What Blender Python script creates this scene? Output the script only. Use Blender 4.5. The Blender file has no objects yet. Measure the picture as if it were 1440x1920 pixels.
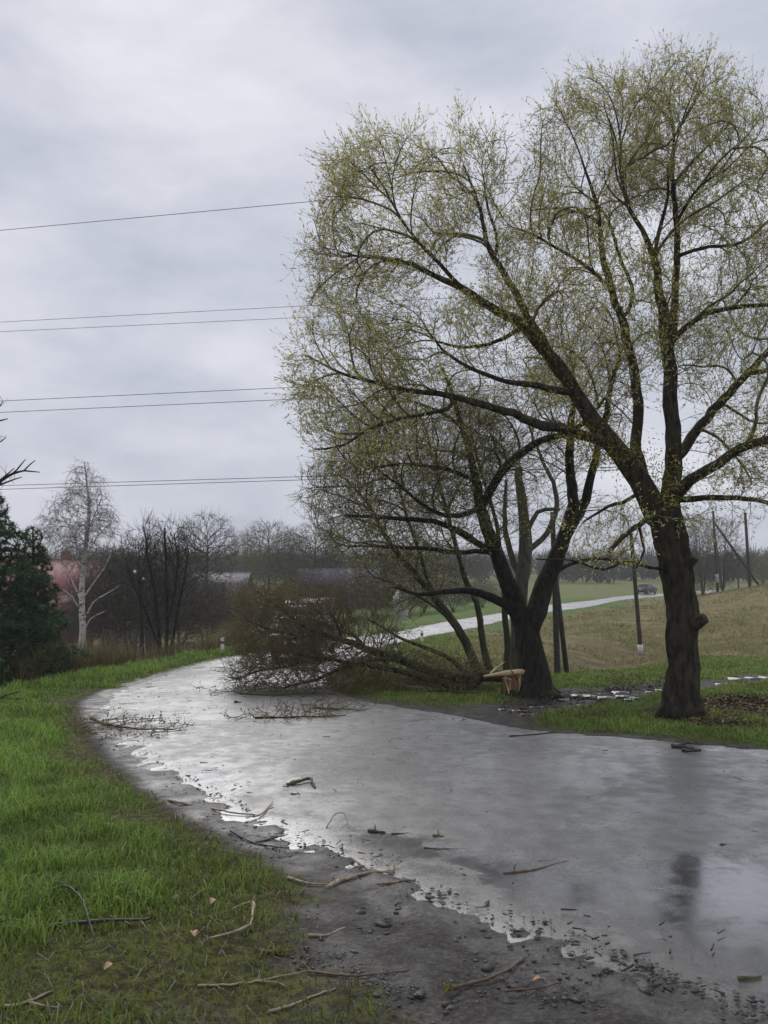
import bpy, bmesh, math, random, time
import numpy as np
from mathutils import Vector, kdtree
from mathutils import noise as mnoise

T0 = time.time()
random.seed(7)
RNG = np.random.default_rng(7)
scene = bpy.context.scene
COL = scene.collection
R = math.radians

# ---------------------------------------------------------------- camera
F, CX, HY, HC = 1600.0, 720.0, 1060.0, 2.0      # focal length in photo pixels, horizon row, eye height
cam_d = bpy.data.cameras.new('camera')
cam_d.sensor_fit = 'HORIZONTAL'
cam_d.sensor_width = 36.0
cam_d.lens = F / 1440.0 * 36.0
cam_d.shift_y = (HY - 960.0) / 1440.0
cam_d.clip_start = 0.05
cam_d.clip_end = 6000
cam = bpy.data.objects.new('camera', cam_d)
cam.location = (0, 0, HC)
cam.rotation_euler = (R(90), 0, 0)
COL.objects.link(cam)
scene.camera = cam

# ---------------------------------------------------------------- sky
SUN_EL, SUN_AZ = R(40), R(-14)
world = bpy.data.worlds.new('World')
scene.world = world
world.use_nodes = True
nt = world.node_tree
nt.nodes.clear()
def N(t, typ, **kw):
    n = t.nodes.new(typ)
    for k, v in kw.items():
        setattr(n, k, v)
    return n
out = N(nt, 'ShaderNodeOutputWorld')
bg = N(nt, 'ShaderNodeBackground'); bg.inputs['Strength'].default_value = 0.1
sky = N(nt, 'ShaderNodeTexSky', sky_type='NISHITA', sun_disc=False, sun_elevation=SUN_EL, sun_rotation=SUN_AZ)
sky.air_density = 1.0; sky.dust_density = 3.0
tc = N(nt, 'ShaderNodeTexCoord')
mp = N(nt, 'ShaderNodeMapping'); mp.inputs['Scale'].default_value = (1.0, 1.0, 2.4); mp.inputs['Location'].default_value = (3.1, 0.4, 1.7)
n1 = N(nt, 'ShaderNodeTexNoise'); n1.inputs['Scale'].default_value = 3.8; n1.inputs['Detail'].default_value = 6; n1.inputs['Roughness'].default_value = 0.56
n1.inputs['Distortion'].default_value = 0.15
rp = N(nt, 'ShaderNodeValToRGB')
rp.color_ramp.elements[0].position = 0.31; rp.color_ramp.elements[0].color = (0.385, 0.42, 0.505, 1)
rp.color_ramp.elements[1].position = 0.70; rp.color_ramp.elements[1].color = (0.625, 0.635, 0.70, 1)
sc10 = N(nt, 'ShaderNodeVectorMath', operation='SCALE'); sc10.inputs['Scale'].default_value = 10.0
mx = N(nt, 'ShaderNodeMix', data_type='RGBA'); mx.inputs['Factor'].default_value = 0.98
nt.links.new(tc.outputs['Generated'], mp.inputs['Vector'])
nt.links.new(mp.outputs['Vector'], n1.inputs['Vector'])
nt.links.new(n1.outputs['Fac'], rp.inputs['Fac'])
nt.links.new(rp.outputs['Color'], sc10.inputs[0])
nt.links.new(sky.outputs['Color'], mx.inputs['A'])
nt.links.new(sc10.outputs['Vector'], mx.inputs['B'])
nt.links.new(mx.outputs['Result'], bg.inputs['Color'])
nt.links.new(bg.outputs['Background'], out.inputs['Surface'])

sun_d = bpy.data.lights.new('sun', 'SUN')
sun_d.energy = 1.5
sun_d.angle = R(45)
sun_d.color = (1.0, 0.97, 0.93)
sun = bpy.data.objects.new('sun', sun_d)
COL.objects.link(sun)
sun.location = (0, -20, 40)
sun.rotation_euler = (R(90) - SUN_EL, 0, R(180) - SUN_AZ)

scene.render.engine = 'CYCLES'
vs = scene.view_settings
vs.view_transform = 'Standard'; vs.look = 'None'; vs.gamma = 1.0; vs.exposure = 0.28; vs.use_curve_mapping = False
scene.cycles.use_denoising = True
scene.cycles.max_bounces = 6
scene.cycles.transparent_max_bounces = 4
scene.cycles.volume_bounces = 1

# ---------------------------------------------------------------- helpers: noise, objects
_tabs = {}
def vnoise(x, y, seed=0):
    if seed not in _tabs:
        _tabs[seed] = np.random.default_rng(1000 + seed).random((256, 256))
    tb = _tabs[seed]
    x = np.asarray(x, float); y = np.asarray(y, float)
    xi = np.floor(x).astype(int); yi = np.floor(y).astype(int)
    fx = x - xi; fy = y - yi
    fx = fx * fx * (3 - 2 * fx); fy = fy * fy * (3 - 2 * fy)
    a = tb[xi & 255, yi & 255]; b = tb[(xi + 1) & 255, yi & 255]
    c = tb[xi & 255, (yi + 1) & 255]; d = tb[(xi + 1) & 255, (yi + 1) & 255]
    return (a * (1 - fx) + b * fx) * (1 - fy) + (c * (1 - fx) + d * fx) * fy
def fbm(x, y, seed=0, octv=4):
    s = 0; a = 0.5; tot = 0
    for o in range(octv):
        s = s + a * vnoise(np.asarray(x) * 2 ** o + 17.3 * o, np.asarray(y) * 2 ** o - 9.1 * o, seed + o)
        tot += a; a *= 0.5
    return s / tot
def sstep(a, b, x):
    t = np.clip((np.asarray(x, float) - a) / (b - a), 0, 1)
    return t * t * (3 - 2 * t)

def tag(o, label=None, cat=None, group=None, kind=None):
    if label: o['label'] = label
    if cat: o['category'] = cat
    if group: o['group'] = group
    if kind: o['kind'] = kind
    return o
def empty(name, loc=(0, 0, 0), rz=0.0):
    o = bpy.data.objects.new(name, None)
    o.empty_display_size = 0.2
    COL.objects.link(o)
    o.location = loc
    o.rotation_euler = (0, 0, rz)
    return o
def mesh_np(name, V, faces, mat=None, parent=None, tint=None, smooth=True, attrs=None, off=None):
    """V (n,3); faces list of int arrays (m,k)"""
    V = np.asarray(V, np.float32)
    if off is not None:
        V = V - np.asarray(off, np.float32)
    me = bpy.data.meshes.new(name)
    faces = [np.asarray(f, np.int32) for f in faces if len(f)]
    nl = sum(f.size for f in faces); npoly = sum(len(f) for f in faces)
    me.vertices.add(len(V)); me.vertices.foreach_set('co', V.ravel())
    me.loops.add(nl); me.polygons.add(npoly)
    me.loops.foreach_set('vertex_index', np.concatenate([f.ravel() for f in faces]))
    tot = np.concatenate([np.full(len(f), f.shape[1], np.int32) for f in faces])
    st = np.concatenate([[0], np.cumsum(tot)[:-1]]).astype(np.int32)
    me.polygons.foreach_set('loop_start', st)
    if smooth:
        me.polygons.foreach_set('use_smooth', np.ones(npoly, bool))
    me.update(calc_edges=True)
    if tint is not None:
        ca = me.color_attributes.new(name='tint', type='FLOAT_COLOR', domain='POINT')
        t = np.asarray(tint, np.float32)
        if t.shape[1] == 3:
            t = np.concatenate([t, np.ones((len(t), 1), np.float32)], 1)
        ca.data.foreach_set('color', t.ravel())
    if attrs:
        for k, v in attrs.items():
            at = me.attributes.new(name=k, type='FLOAT', domain='POINT')
            at.data.foreach_set('value', np.asarray(v, np.float32))
    o = bpy.data.objects.new(name, me)
    COL.objects.link(o)
    if mat: me.materials.append(mat)
    if parent: o.parent = parent
    return o
class MB:
    """collects several pieces of one part"""
    def __init__(s): s.V = []; s.F = []; s.n = 0
    def add(s, V, faces):
        V = np.asarray(V, float)
        for f in faces:
            if len(f): s.F.append(np.asarray(f, int) + s.n)
        s.V.append(V); s.n += len(V)
    def box(s, c, size, rz=0, taper=1.0, rot=None):
        x, y, z = [q / 2 for q in size]
        v = np.array([[-x,-y,-z],[x,-y,-z],[x,y,-z],[-x,y,-z],[-x*taper,-y*taper,z],[x*taper,-y*taper,z],[x*taper,y*taper,z],[-x*taper,y*taper,z]])
        if rot is not None: v = v @ np.asarray(rot).T
        ca, sa = math.cos(rz), math.sin(rz)
        v = v @ np.array([[ca, sa, 0], [-sa, ca, 0], [0, 0, 1]])
        s.add(v + np.asarray(c), [np.array([[0,3,2,1],[4,5,6,7],[0,1,5,4],[1,2,6,5],[2,3,7,6],[3,0,4,7]])])
    def tube(s, pts, rad, k=8, rough=0, seed=0):
        V, Fq, Ft = tube_np(pts, rad, k, rough, seed)
        s.add(V, [Fq, Ft])
    def build(s, name, mat, parent=None, smooth=True, off=None, tint=None, bevel=0):
        byk = {}
        for f in s.F: byk.setdefault(f.shape[1], []).append(f)
        o = mesh_np(name, np.concatenate(s.V), [np.concatenate(v) for v in byk.values()], mat, parent, tint, smooth, None, off)
        if bevel:
            m = o.modifiers.new('bevel', 'BEVEL'); m.width = bevel; m.segments = 2; m.limit_method = 'ANGLE'
        return o
def nrm(v):
    return v / np.maximum(np.linalg.norm(v, axis=-1, keepdims=True), 1e-9)
def tube_np(pts, rad, k=8, rough=0.0, seed=0, zf=1.0, freq=6.0):
    pts = np.asarray(pts, float); n = len(pts)
    rad = np.broadcast_to(np.asarray(rad, float), (n,))
    T = np.empty_like(pts)
    T[1:-1] = pts[2:] - pts[:-2] if n > 2 else 0
    T[0] = pts[1] - pts[0]; T[-1] = pts[-1] - pts[-2]
    T = nrm(T)
    u = np.cross(T[0], (0.31, 0.9, 0.29)); u /= np.linalg.norm(u)
    ang = np.arange(k) * 2 * math.pi / k
    V = np.empty((n, k, 3))
    for i in range(n):
        u = u - T[i] * np.dot(u, T[i]); u /= np.linalg.norm(u)
        w = np.cross(T[i], u)
        ring = np.cos(ang)[:, None] * u + np.sin(ang)[:, None] * w
        rr = np.full(k, rad[i])
        if rough:
            for j in range(k):
                q = pts[i] + ring[j] * rad[i]
                rr[j] *= 1 + rough * (mnoise.noise(Vector((q[0] * freq + seed, q[1] * freq, q[2] * freq * zf))) +
                                      0.5 * mnoise.noise(Vector((q[0] * freq * 2.7, q[1] * freq * 2.7 + seed, q[2] * freq * zf * 2.2))))
        V[i] = pts[i] + ring * rr[:, None]
    idx = np.arange(n * k).reshape(n, k)
    a = idx[:-1]; b = idx[1:]
    Fq = np.stack([a, np.roll(a, -1, 1), np.roll(b, -1, 1), b], -1).reshape(-1, 4)
    V = V.reshape(-1, 3)
    V = np.concatenate([V, pts[:1], pts[-1:]])
    c0, c1 = n * k, n * k + 1
    r0 = idx[0]; r1 = idx[-1]
    Ft = np.concatenate([np.stack([np.full(k, c0), np.roll(r0, -1), r0], -1), np.stack([np.full(k, c1), r1, np.roll(r1, -1)], -1)])
    return V, Fq, Ft
def crom(pts, step):
    """Catmull-Rom resample of an (n,m) control list at about even spacing (first three columns are the position)"""
    P = np.asarray(pts, float)
    P = np.concatenate([[2 * P[0] - P[1]], P, [2 * P[-1] - P[-2]]])
    outp = []
    for i in range(1, len(P) - 2):
        L = np.linalg.norm(P[i + 1][:3] - P[i][:3]); m = max(1, int(round(L / step)))
        t = (np.arange(m) / m)[:, None]
        a, b, c, d = P[i - 1], P[i], P[i + 1], P[i + 2]
        outp.append(0.5 * (2 * b + (c - a) * t + (2 * a - 5 * b + 4 * c - d) * t ** 2 + (3 * b - a - 3 * c + d) * t ** 3))
    outp.append(P[-2][None])
    return np.concatenate(outp)
def P3(px, py, Y):
    return np.array([(px - CX) / F * Y, Y, HC - (py - HY) / F * Y])

# ---------------------------------------------------------------- materials
def new_mat(name):
    m = bpy.data.materials.new(name); m.use_nodes = True
    t = m.node_tree; t.nodes.clear()
    o = N(t, 'ShaderNodeOutputMaterial'); b = N(t, 'ShaderNodeBsdfPrincipled')
    t.links.new(b.outputs['BSDF'], o.inputs['Surface'])
    return m, t, b, o
def noise_node(t, scale, detail=4, rough=0.55, vec=None, scl=None):
    n = N(t, 'ShaderNodeTexNoise'); n.inputs['Scale'].default_value = scale; n.inputs['Detail'].default_value = detail; n.inputs['Roughness'].default_value = rough
    if vec is None:
        tcn = N(t, 'ShaderNodeTexCoord'); vec = tcn.outputs['Object']
    if scl:
        mpn = N(t, 'ShaderNodeMapping'); mpn.inputs['Scale'].default_value = scl
        t.links.new(vec, mpn.inputs['Vector']); vec = mpn.outputs['Vector']
    t.links.new(vec, n.inputs['Vector'])
    return n
def ramp(t, src, stops):
    r = N(t, 'ShaderNodeValToRGB')
    e = r.color_ramp.elements
    e[0].position, e[0].color = stops[0][0], (*stops[0][1], 1)
    e[1].position, e[1].color = stops[-1][0], (*stops[-1][1], 1)
    for p, c in stops[1:-1]:
        x = e.new(p); x.color = (*c, 1)
    t.links.new(src, r.inputs['Fac'])
    return r
def mixc(t, fac, a, b):
    m = N(t, 'ShaderNodeMix', data_type='RGBA')
    for s, v in (('Factor', fac), ('A', a), ('B', b)):
        if isinstance(v, (int, float)): m.inputs[s].default_value = v
        elif isinstance(v, tuple): m.inputs[s].default_value = (*v, 1)
        else: t.links.new(v, m.inputs[s])
    return m.outputs['Result']
def math_n(t, op, a, b=None, c=None, clamp=False):
    m = N(t, 'ShaderNodeMath', operation=op); m.use_clamp = clamp
    for i, v in enumerate((a, b, c)):
        if v is None: continue
        if isinstance(v, (int, float)): m.inputs[i].default_value = v
        else: t.links.new(v, m.inputs[i])
    return m.outputs[0]
def bump(t, b, h, strength, dist):
    n = N(t, 'ShaderNodeBump'); n.inputs['Strength'].default_value = strength; n.inputs['Distance'].default_value = dist
    t.links.new(h, n.inputs['Height']); t.links.new(n.outputs['Normal'], b.inputs['Normal'])
def simple(name, col, rough=0.6, var=0.25, scale=6, spec=0.5, metal=0, bmp=0):
    m, t, b, o = new_mat(name)
    n = noise_node(t, scale, 5)
    c0 = tuple(max(0, q * (1 - var)) for q in col); c1 = tuple(q * (1 + var) for q in col)
    r = ramp(t, n.outputs['Fac'], [(0.3, c0), (0.7, c1)])
    t.links.new(r.outputs['Color'], b.inputs['Base Color'])
    b.inputs['Roughness'].default_value = rough; b.inputs['Specular IOR Level'].default_value = spec; b.inputs['Metallic'].default_value = metal
    if bmp: bump(t, b, n.outputs['Fac'], bmp, 0.02)
    return m
def bark(name, dark, light, moss=None, mosslo=0.55, scale=14, rough=0.75, bmp=0.8):
    m, t, b, o = new_mat(name)
    n = noise_node(t, scale, 6, 0.6, scl=(1, 1, 0.28))
    r = ramp(t, n.outputs['Fac'], [(0.32, dark), (0.7, light)])
    col = r.outputs['Color']
    if moss:
        n2 = noise_node(t, 2.2, 4)
        geo = N(t, 'ShaderNodeNewGeometry'); sep = N(t, 'ShaderNodeSeparateXYZ'); t.links.new(geo.outputs['Normal'], sep.inputs[0])
        up = math_n(t, 'MULTIPLY_ADD', sep.outputs['Z'], 0.18, n2.outputs['Fac'])
        k = N(t, 'ShaderNodeMapRange'); k.inputs['From Min'].default_value = mosslo; k.inputs['From Max'].default_value = mosslo + 0.16
        t.links.new(up, k.inputs['Value'])
        col = mixc(t, k.outputs['Result'], col, moss)
    t.links.new(col, b.inputs['Base Color'])
    b.inputs['Roughness'].default_value = rough; b.inputs['Specular IOR Level'].default_value = 0.2
    if bmp: bump(t, b, n.outputs['Fac'], bmp, 0.05)
    return m
def leafmat(name, mul=1.0, trans=0.45, rough=0.5):
    m, t, b, o = new_mat(name)
    at = N(t, 'ShaderNodeAttribute'); at.attribute_name = 'tint'
    t.links.new(at.outputs['Color'], b.inputs['Base Color'])
    b.inputs['Roughness'].default_value = rough; b.inputs['Specular IOR Level'].default_value = 0.3
    tr = N(t, 'ShaderNodeBsdfTranslucent'); t.links.new(at.outputs['Color'], tr.inputs['Color'])
    ms = N(t, 'ShaderNodeMixShader'); ms.inputs[0].default_value = trans
    t.links.new(b.outputs['BSDF'], ms.inputs[1]); t.links.new(tr.outputs['BSDF'], ms.inputs[2])
    t.links.new(ms.outputs[0], o.inputs['Surface'])
    return m

M = {}
M['bark_willow'] = bark('wet willow bark', (0.008, 0.006, 0.005), (0.080, 0.064, 0.042), (0.13, 0.12, 0.032), 0.62, bmp=1.0)
M['bark_dark'] = bark('dark soaked bark', (0.006, 0.005, 0.005), (0.052, 0.044, 0.034), (0.08, 0.074, 0.026), 0.66, bmp=1.0)
M['bark_green'] = bark('algae covered bark', (0.025, 0.024, 0.014), (0.075, 0.068, 0.036), (0.10, 0.095, 0.03), 0.58)
M['bark_grey'] = bark('weathered grey bark', (0.05, 0.048, 0.035), (0.13, 0.125, 0.09), (0.09, 0.09, 0.035), 0.62)
M['twig_willow'] = bark('willow twigs', (0.07, 0.062, 0.036), (0.19, 0.165, 0.085), (0.20, 0.19, 0.06), 0.58, 3, 0.7, 0)
M['twig_brown'] = bark('brown twigs', (0.085, 0.068, 0.040), (0.25, 0.195, 0.115), (0.08, 0.08, 0.025), 0.60, 3, 0.7, 0)
M['twig_grey'] = bark('bare grey twigs', (0.035, 0.030, 0.028), (0.090, 0.078, 0.070), None, 0.6, 3, 0.8, 0)
M['twig_far'] = bark('far bare twigs', (0.055, 0.048, 0.036), (0.12, 0.105, 0.075), None, 0.6, 1, 0.8, 0)
M['twig_far_green'] = bark('far budding twigs', (0.12, 0.125, 0.06), (0.24, 0.24, 0.12), None, 0.6, 1, 0.8, 0)
M['twig_violet'] = bark('violet brown thicket', (0.045, 0.037, 0.030), (0.125, 0.102, 0.078), None, 0.6, 1, 0.8, 0)
M['bark_birch'] = None
M['leaf'] = leafmat('willow leaves')
M['needle'] = leafmat('pine needles', trans=0.1)
M['grass'] = leafmat('grass blades', trans=0.35, rough=0.45)
M['dead_leaf'] = leafmat('dead leaves', trans=0.15, rough=0.6)
M['fresh_wood'] = simple('torn fresh wood', (0.72, 0.53, 0.30), 0.6, 0.2, 9, bmp=0.4)
M['orange_wood'] = simple('torn heartwood', (0.20, 0.105, 0.042), 0.65, 0.4, 12, bmp=0.5)
M['pole_wood'] = bark('weathered pole wood', (0.030, 0.026, 0.020), (0.085, 0.072, 0.055), None, 0.6, 10)
M['whitewash'] = simple('whitewashed concrete', (0.62, 0.61, 0.57), 0.8, 0.12, 8)
M['black_paint'] = simple('black paint', (0.015, 0.015, 0.016), 0.5, 0.2)
M['insulator'] = simple('white porcelain', (0.75, 0.76, 0.76), 0.25, 0.05)
M['wire'] = simple('dull wire', (0.10, 0.10, 0.11), 0.5, 0.1)
m, t, b, o = new_mat('birch bark')
n = noise_node(t, 5, 5, 0.6, scl=(1, 1, 2.2))
r = ramp(t, n.outputs['Fac'], [(0.36, (0.03, 0.028, 0.026)), (0.46, (0.42, 0.40, 0.37)), (0.8, (0.62, 0.60, 0.56))])
t.links.new(r.outputs['Color'], b.inputs['Base Color']); b.inputs['Roughness'].default_value = 0.7
M['bark_birch'] = m

# ---------------------------------------------------------------- terrain
def h0(y):
    y = np.asarray(y, float)
    t = np.clip(y - 38, 0, 24)
    return np.where(y < 38, -0.04 * y, -(1.52 + 0.04 * (t - t * t / 48)))
def plane_hit(px, py):
    lo, hi = 1.0, 400.0
    for _ in range(60):
        mid = 0.5 * (lo + hi)
        if HC - (py - HY) / F * mid > h0(mid): lo = mid
        else: hi = mid
    return ((px - CX) / F * lo, lo)
EDGE = [((9.3, -4.9), (15.5, 2.5)), ((5.4, -0.4), (11.5, 6.5)), ((1.49, 4.12), (8.0, 9.5)), ((0.58, 5.19), (6.3, 10.6)),
        ((-0.396, 6.33), (5.1, 11.4)), ((-0.986, 7.17), (4.0, 12.2)), ((-2.19, 8.99), (2.35, 13.1)), ((-3.48, 11.6), (1.1, 14.9)),
        ((-5.2, 15.5), (-0.45, 17.2)), ((-5.8, 18.2), (-1.15, 19.3)), ((-5.96, 22.7), (-1.45, 23.2)), ((-5.4, 29), (-1.0, 28.0)),
        ((-4.2, 34.0), (-0.1, 32.5)), (plane_hit(640, 1198), plane_hit(715, 1214)), (plane_hit(740, 1186), plane_hit(800, 1194)),
        (plane_hit(830, 1167), plane_hit(880, 1180)), (plane_hit(950, 1148), plane_hit(950, 1163)), (plane_hit(1000, 1138), plane_hit(1015, 1150)),
        (plane_hit(1100, 1127), plane_hit(1100, 1139)), (plane_hit(1220, 1113.5), plane_hit(1220, 1119.5)), ((66, 148), (66, 140)), ((150, 205), (152, 196)), ((330, 300), (333, 290))]
ctl = np.array([[(a[0] + b[0]) / 2, (a[1] + b[1]) / 2, 0, a[0], a[1], b[0], b[1]] for a, b in EDGE])
RD = crom(ctl, 0.3)
_s = np.concatenate([[0], np.cumsum(np.linalg.norm(np.diff(RD[:, :2], axis=0), axis=1))])
_want = [0.0]
while _want[-1] < _s[-1]: _want.append(_want[-1] + (0.6 if _want[-1] < 45 else 1.0 if _want[-1] < 80 else 4.0))
RD = RD[np.unique([int(np.abs(_s - w).argmin()) for w in _want])]
def _edge(P, sgn):
    """edge polyline with even samples and outward normals"""
    Q = P[np.concatenate([[True], np.linalg.norm(np.diff(P, axis=0), axis=1) > 1e-6])]
    a = np.concatenate([[0], np.cumsum(np.linalg.norm(np.diff(Q, axis=0), axis=1))])
    want = [0.0]
    while want[-1] < a[-1]: want.append(want[-1] + (0.5 if want[-1] < 60 else 0.9 if want[-1] < 130 else 5.0))
    E = np.stack([np.interp(want, a, Q[:, 0]), np.interp(want, a, Q[:, 1])], 1)
    T = np.gradient(E, axis=0); T /= np.linalg.norm(T, axis=1, keepdims=True)
    return E, sgn * np.stack([T[:, 1], -T[:, 0]], 1)
LE, LN = _edge(RD[:, 3:5], -1)
RE, RN = _edge(RD[:, 5:7], 1)
def _sd(x, y, E, NN):
    o = np.empty(len(x))
    for s in range(0, len(x), 20000):
        xx = x[s:s + 20000, None] - E[None, :, 0]; yy = y[s:s + 20000, None] - E[None, :, 1]
        q = xx * xx + yy * yy; i = q.argmin(1); r = np.arange(len(i))
        lat = xx[r, i] * NN[i, 0] + yy[r, i] * NN[i, 1]; dist = np.sqrt(q[r, i])
        o[s:s + 20000] = np.where(np.abs(lat) > 0.6 * dist, lat, np.sign(lat) * dist)
    return o
def road_d(x, y):
    """distance outside the road edge (negative inside) and side (-1 left, +1 right)"""
    x = np.asarray(x, float).ravel(); y = np.asarray(y, float).ravel()
    a = _sd(x, y, LE, LN); b_ = _sd(x, y, RE, RN)
    return np.maximum(a, b_), np.where(a > b_, -1, 1)
TRACK = crom(np.array([[*plane_hit(a, b), 0] for a, b in [(900, 1342), (960, 1331), (1030, 1318), (1110, 1306), (1200, 1299), (1300, 1290), (1380, 1280), (1440, 1274), (1560, 1266), (1700, 1262)]]), 0.4)[:, :2]
DITCH = np.array([[2.0, 24.0], [5.6, 27.6], [9.0, 33.5], [12.5, 40.5], [17, 47.0]])
DITCH = crom(np.concatenate([DITCH, np.zeros((5, 1))], 1), 0.8)[:, :2]
def pl_dist(x, y, PL):
    x = np.asarray(x, float).ravel(); y = np.asarray(y, float).ravel()
    o = np.empty(len(x))
    for s in range(0, len(x), 20000):
        o[s:s + 20000] = np.sqrt(((x[s:s + 20000, None] - PL[None, :, 0]) ** 2 + (y[s:s + 20000, None] - PL[None, :, 1]) ** 2).min(1))
    return o
def terrain(x, y, full=False):
    shp = np.shape(x)
    x = np.asarray(x, float).ravel(); y = np.asarray(y, float).ravel()
    d, side = road_d(x, y)
    z = h0(y)
    left = side < 0
    st = np.interp(y, [8, 16, 27, 40, 70], [3.4, 2.3, 1.1, 1.6, 3.0])
    amp = np.interp(y, [7, 15, 30, 60, 110], [0.0, 1.7, 1.7, 0.9, 0.2])
    z = z - np.where(left, amp * sstep(0, 1, (d - st) / 4.0), 0)
    # verge shoulder rises a touch, then soft lumps
    z = z + np.where(left, 0.05 * sstep(0.2, 1.2, d), 0.07 * sstep(0.1, 0.8, d))
    lump = (fbm(x * 0.55, y * 0.55, 3, 3) - 0.5) * 0.20 + (fbm(x * 2.3, y * 2.3, 5, 3) - 0.5) * 0.06
    z = z + lump * sstep(0.1, 1.6, d)
    right = ~left
    dt = pl_dist(x, y, DITCH)
    z = z - np.where(right, np.interp(y, [22, 27, 45, 52], [0.5, 0.95, 0.6, 0]) * np.exp(-(dt / 2.2) ** 2) * sstep(0.8, 2.5, d), 0)
    hill = 2.3 * sstep(3, 20, d) * sstep(36, 78, y)
    ter = 0.17 * np.sin(y * 0.9 + 2.0 * fbm(x * 0.12, y * 0.12, 9, 2) * 6) * sstep(36, 50, y) * sstep(95, 80, y) * sstep(3, 8, d)
    z = z + np.where(right, hill + ter, 0)
    tr = pl_dist(x, y, TRACK)
    z = z - np.where(right, 0.07 * np.exp(-(tr / 0.55) ** 2), 0)
    # bank on the near right behind the tree
    z = z + np.where(right, 0.22 * np.exp(-((x - 6.6) / 1.6) ** 2 - ((y - 15.6) / 0.5) ** 2) * sstep(0.6, 1.5, d), 0)
    z = z + 3.0 * sstep(120, 320, y) + 0.0
    z = z + 0.015 * sstep(0.9, 0.25, d)
    z = z - 0.14 * sstep(0, 1, (np.interp(y, [40, 60], [-0.16, -0.35]) - d) / 0.4)
    if full: return z.reshape(shp), d, side, tr, dt
    return z.reshape(shp)
def road_z(x, y):
    return h0(y) + 0.012
def G(pix, onroad=None):
    """ground points under photo pixels (n,2) -> (n,3)"""
    pix = np.atleast_2d(np.asarray(pix, float))
    Ys = np.geomspace(2.6, 200, 700) if len(pix) < 60 else np.geomspace(8, 40, 160)
    X = (pix[:, :1] - CX) / F * Ys; Z = HC - (pix[:, 1:2] - HY) / F * Ys
    YY = np.broadcast_to(Ys, X.shape)
    hh = terrain(X, YY)
    d, _ = road_d(X, YY); d = d.reshape(X.shape)
    hh = np.where(d < -0.12, np.maximum(hh, road_z(X, YY)), hh)
    below = Z < hh
    i = np.where(below.any(1), below.argmax(1), len(Ys) - 1); i = np.maximum(i, 1)
    r = np.arange(len(pix))
    a = (Z - hh)[r, i - 1]; b = (Z - hh)[r, i]
    f = np.clip(a / np.where(np.abs(a - b) < 1e-9, 1e-9, a - b), 0, 1)
    Y = Ys[i - 1] + (Ys[i] - Ys[i - 1]) * f
    x = (pix[:, 0] - CX) / F * Y
    return np.stack([x, Y, HC - (pix[:, 1] - HY) / F * Y], 1)
def gz(x, y):
    z = float(terrain(np.array([x]), np.array([y]))[0])
    d, _ = road_d(np.array([x]), np.array([y]))
    return max(z, float(road_z(x, y))) if d[0] < -0.12 else z
def masks(x, y, d, side, tr, dt):
    nz = fbm(x * 1.3, y * 1.3, 21, 4); nf = fbm(x * 5, y * 5, 25, 3)
    left = side < 0
    wl = np.where(left, 0.40 + 1.1 * sstep(6.2, 4.0, y) * sstep(-9, -1, x), 0.14 + 0.34 * np.exp(-((x - 2.0) / 1.2) ** 2 - ((y - 15.2) / 1.4) ** 2))
    wl = np.where((y > 19), 0.16, wl)
    mud = (d > -1.0) * sstep(1.25, 0.75, (np.maximum(d, 0) + (nz - 0.5) * 0.8 * wl + (nf - 0.5) * 0.25) / wl)
    tmud = sstep(1.15, 0.65, (tr + (nz - 0.5) * 0.7) / (0.46 + 0.035 * np.maximum(0, 15 - x)))
    mud = np.maximum(mud, np.where(left, 0, tmud))
    # bare soil in the ditch and dead ground behind the near right tree
    soil = np.where(left, 0, np.exp(-(dt / 2.6) ** 2) * sstep(0.9, 0.4, nz + 0.15) * sstep(21, 24, y) * sstep(46, 38, y))
    litter = np.where(left, 0, sstep(0.45, 0.75, 1.1 * np.exp(-((x - 6.6) / 2.3) ** 2 - ((y - 14.6) / 0.9) ** 2) + (nz - 0.5) * 0.7)) * sstep(0.5, 0.9, d)
    # thin mossy transition next to the mud
    moss = sstep(3.0, 1.2, (d + (nz - 0.5) * 0.9) / wl) * (d > 0)
    moss = np.maximum(moss, np.where(left & (y < 8), sstep(2.3, 0.9, d + (nz - 0.5) * 1.8) * sstep(8.0, 5.5, y) * 0.95, 0))
    n2 = fbm(x * 0.18, y * 0.18, 31, 3)
    dry = np.where(left, sstep(0, 1, (d - 2.0 - np.interp(y, [8, 16, 27, 40, 70], [3.4, 1.3, 0.6, 1.2, 3.0])) / 1.5) * sstep(75, 50, y) * 0.9,
                   sstep(27.5, 31, y + (n2 - 0.5) * 5) * sstep(1.4, 4.5, d + (n2 - 0.5) * 4) * (0.95 + 0.9 * (n2 - 0.5)))
    dry = np.where(y > 105, 0.55, dry)
    return np.clip(mud, 0, 1), np.clip(soil, 0, 1), np.clip(litter, 0, 1), np.clip(moss, 0, 1), np.clip(dry, 0, 1)
def axis(lo, hi, spans):
    """spans: list of (upto, spacing) growing from lo"""
    v = [lo]
    for upto, sp in spans:
        while v[-1] < upto: v.append(v[-1] + sp)
    return np.array(v)
gx = np.concatenate([-np.geomspace(900, 26, 26), axis(-24, 0, [(-13, 0.9), (-7, 0.32), (9, 0.10), (16, 0.30), (28, 0.7), (60, 2.2)]), np.geomspace(64, 900, 24)])
gy = np.concatenate([[-60, -30, -14, -6, -2, 0.5, 1.6], axis(2.4, 0, [(9, 0.075), (20, 0.12), (32, 0.26), (55, 0.34), (110, 0.8)]), np.geomspace(114, 1800, 40)])
XX, YY = np.meshgrid(gx, gy)
zz, d_, s_, tr_, dt_ = terrain(XX.ravel(), YY.ravel(), True)
xx, yy = XX.ravel(), YY.ravel()
mud, soil, litter, moss, dry = masks(xx, yy, d_, s_, tr_, dt_)
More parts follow.
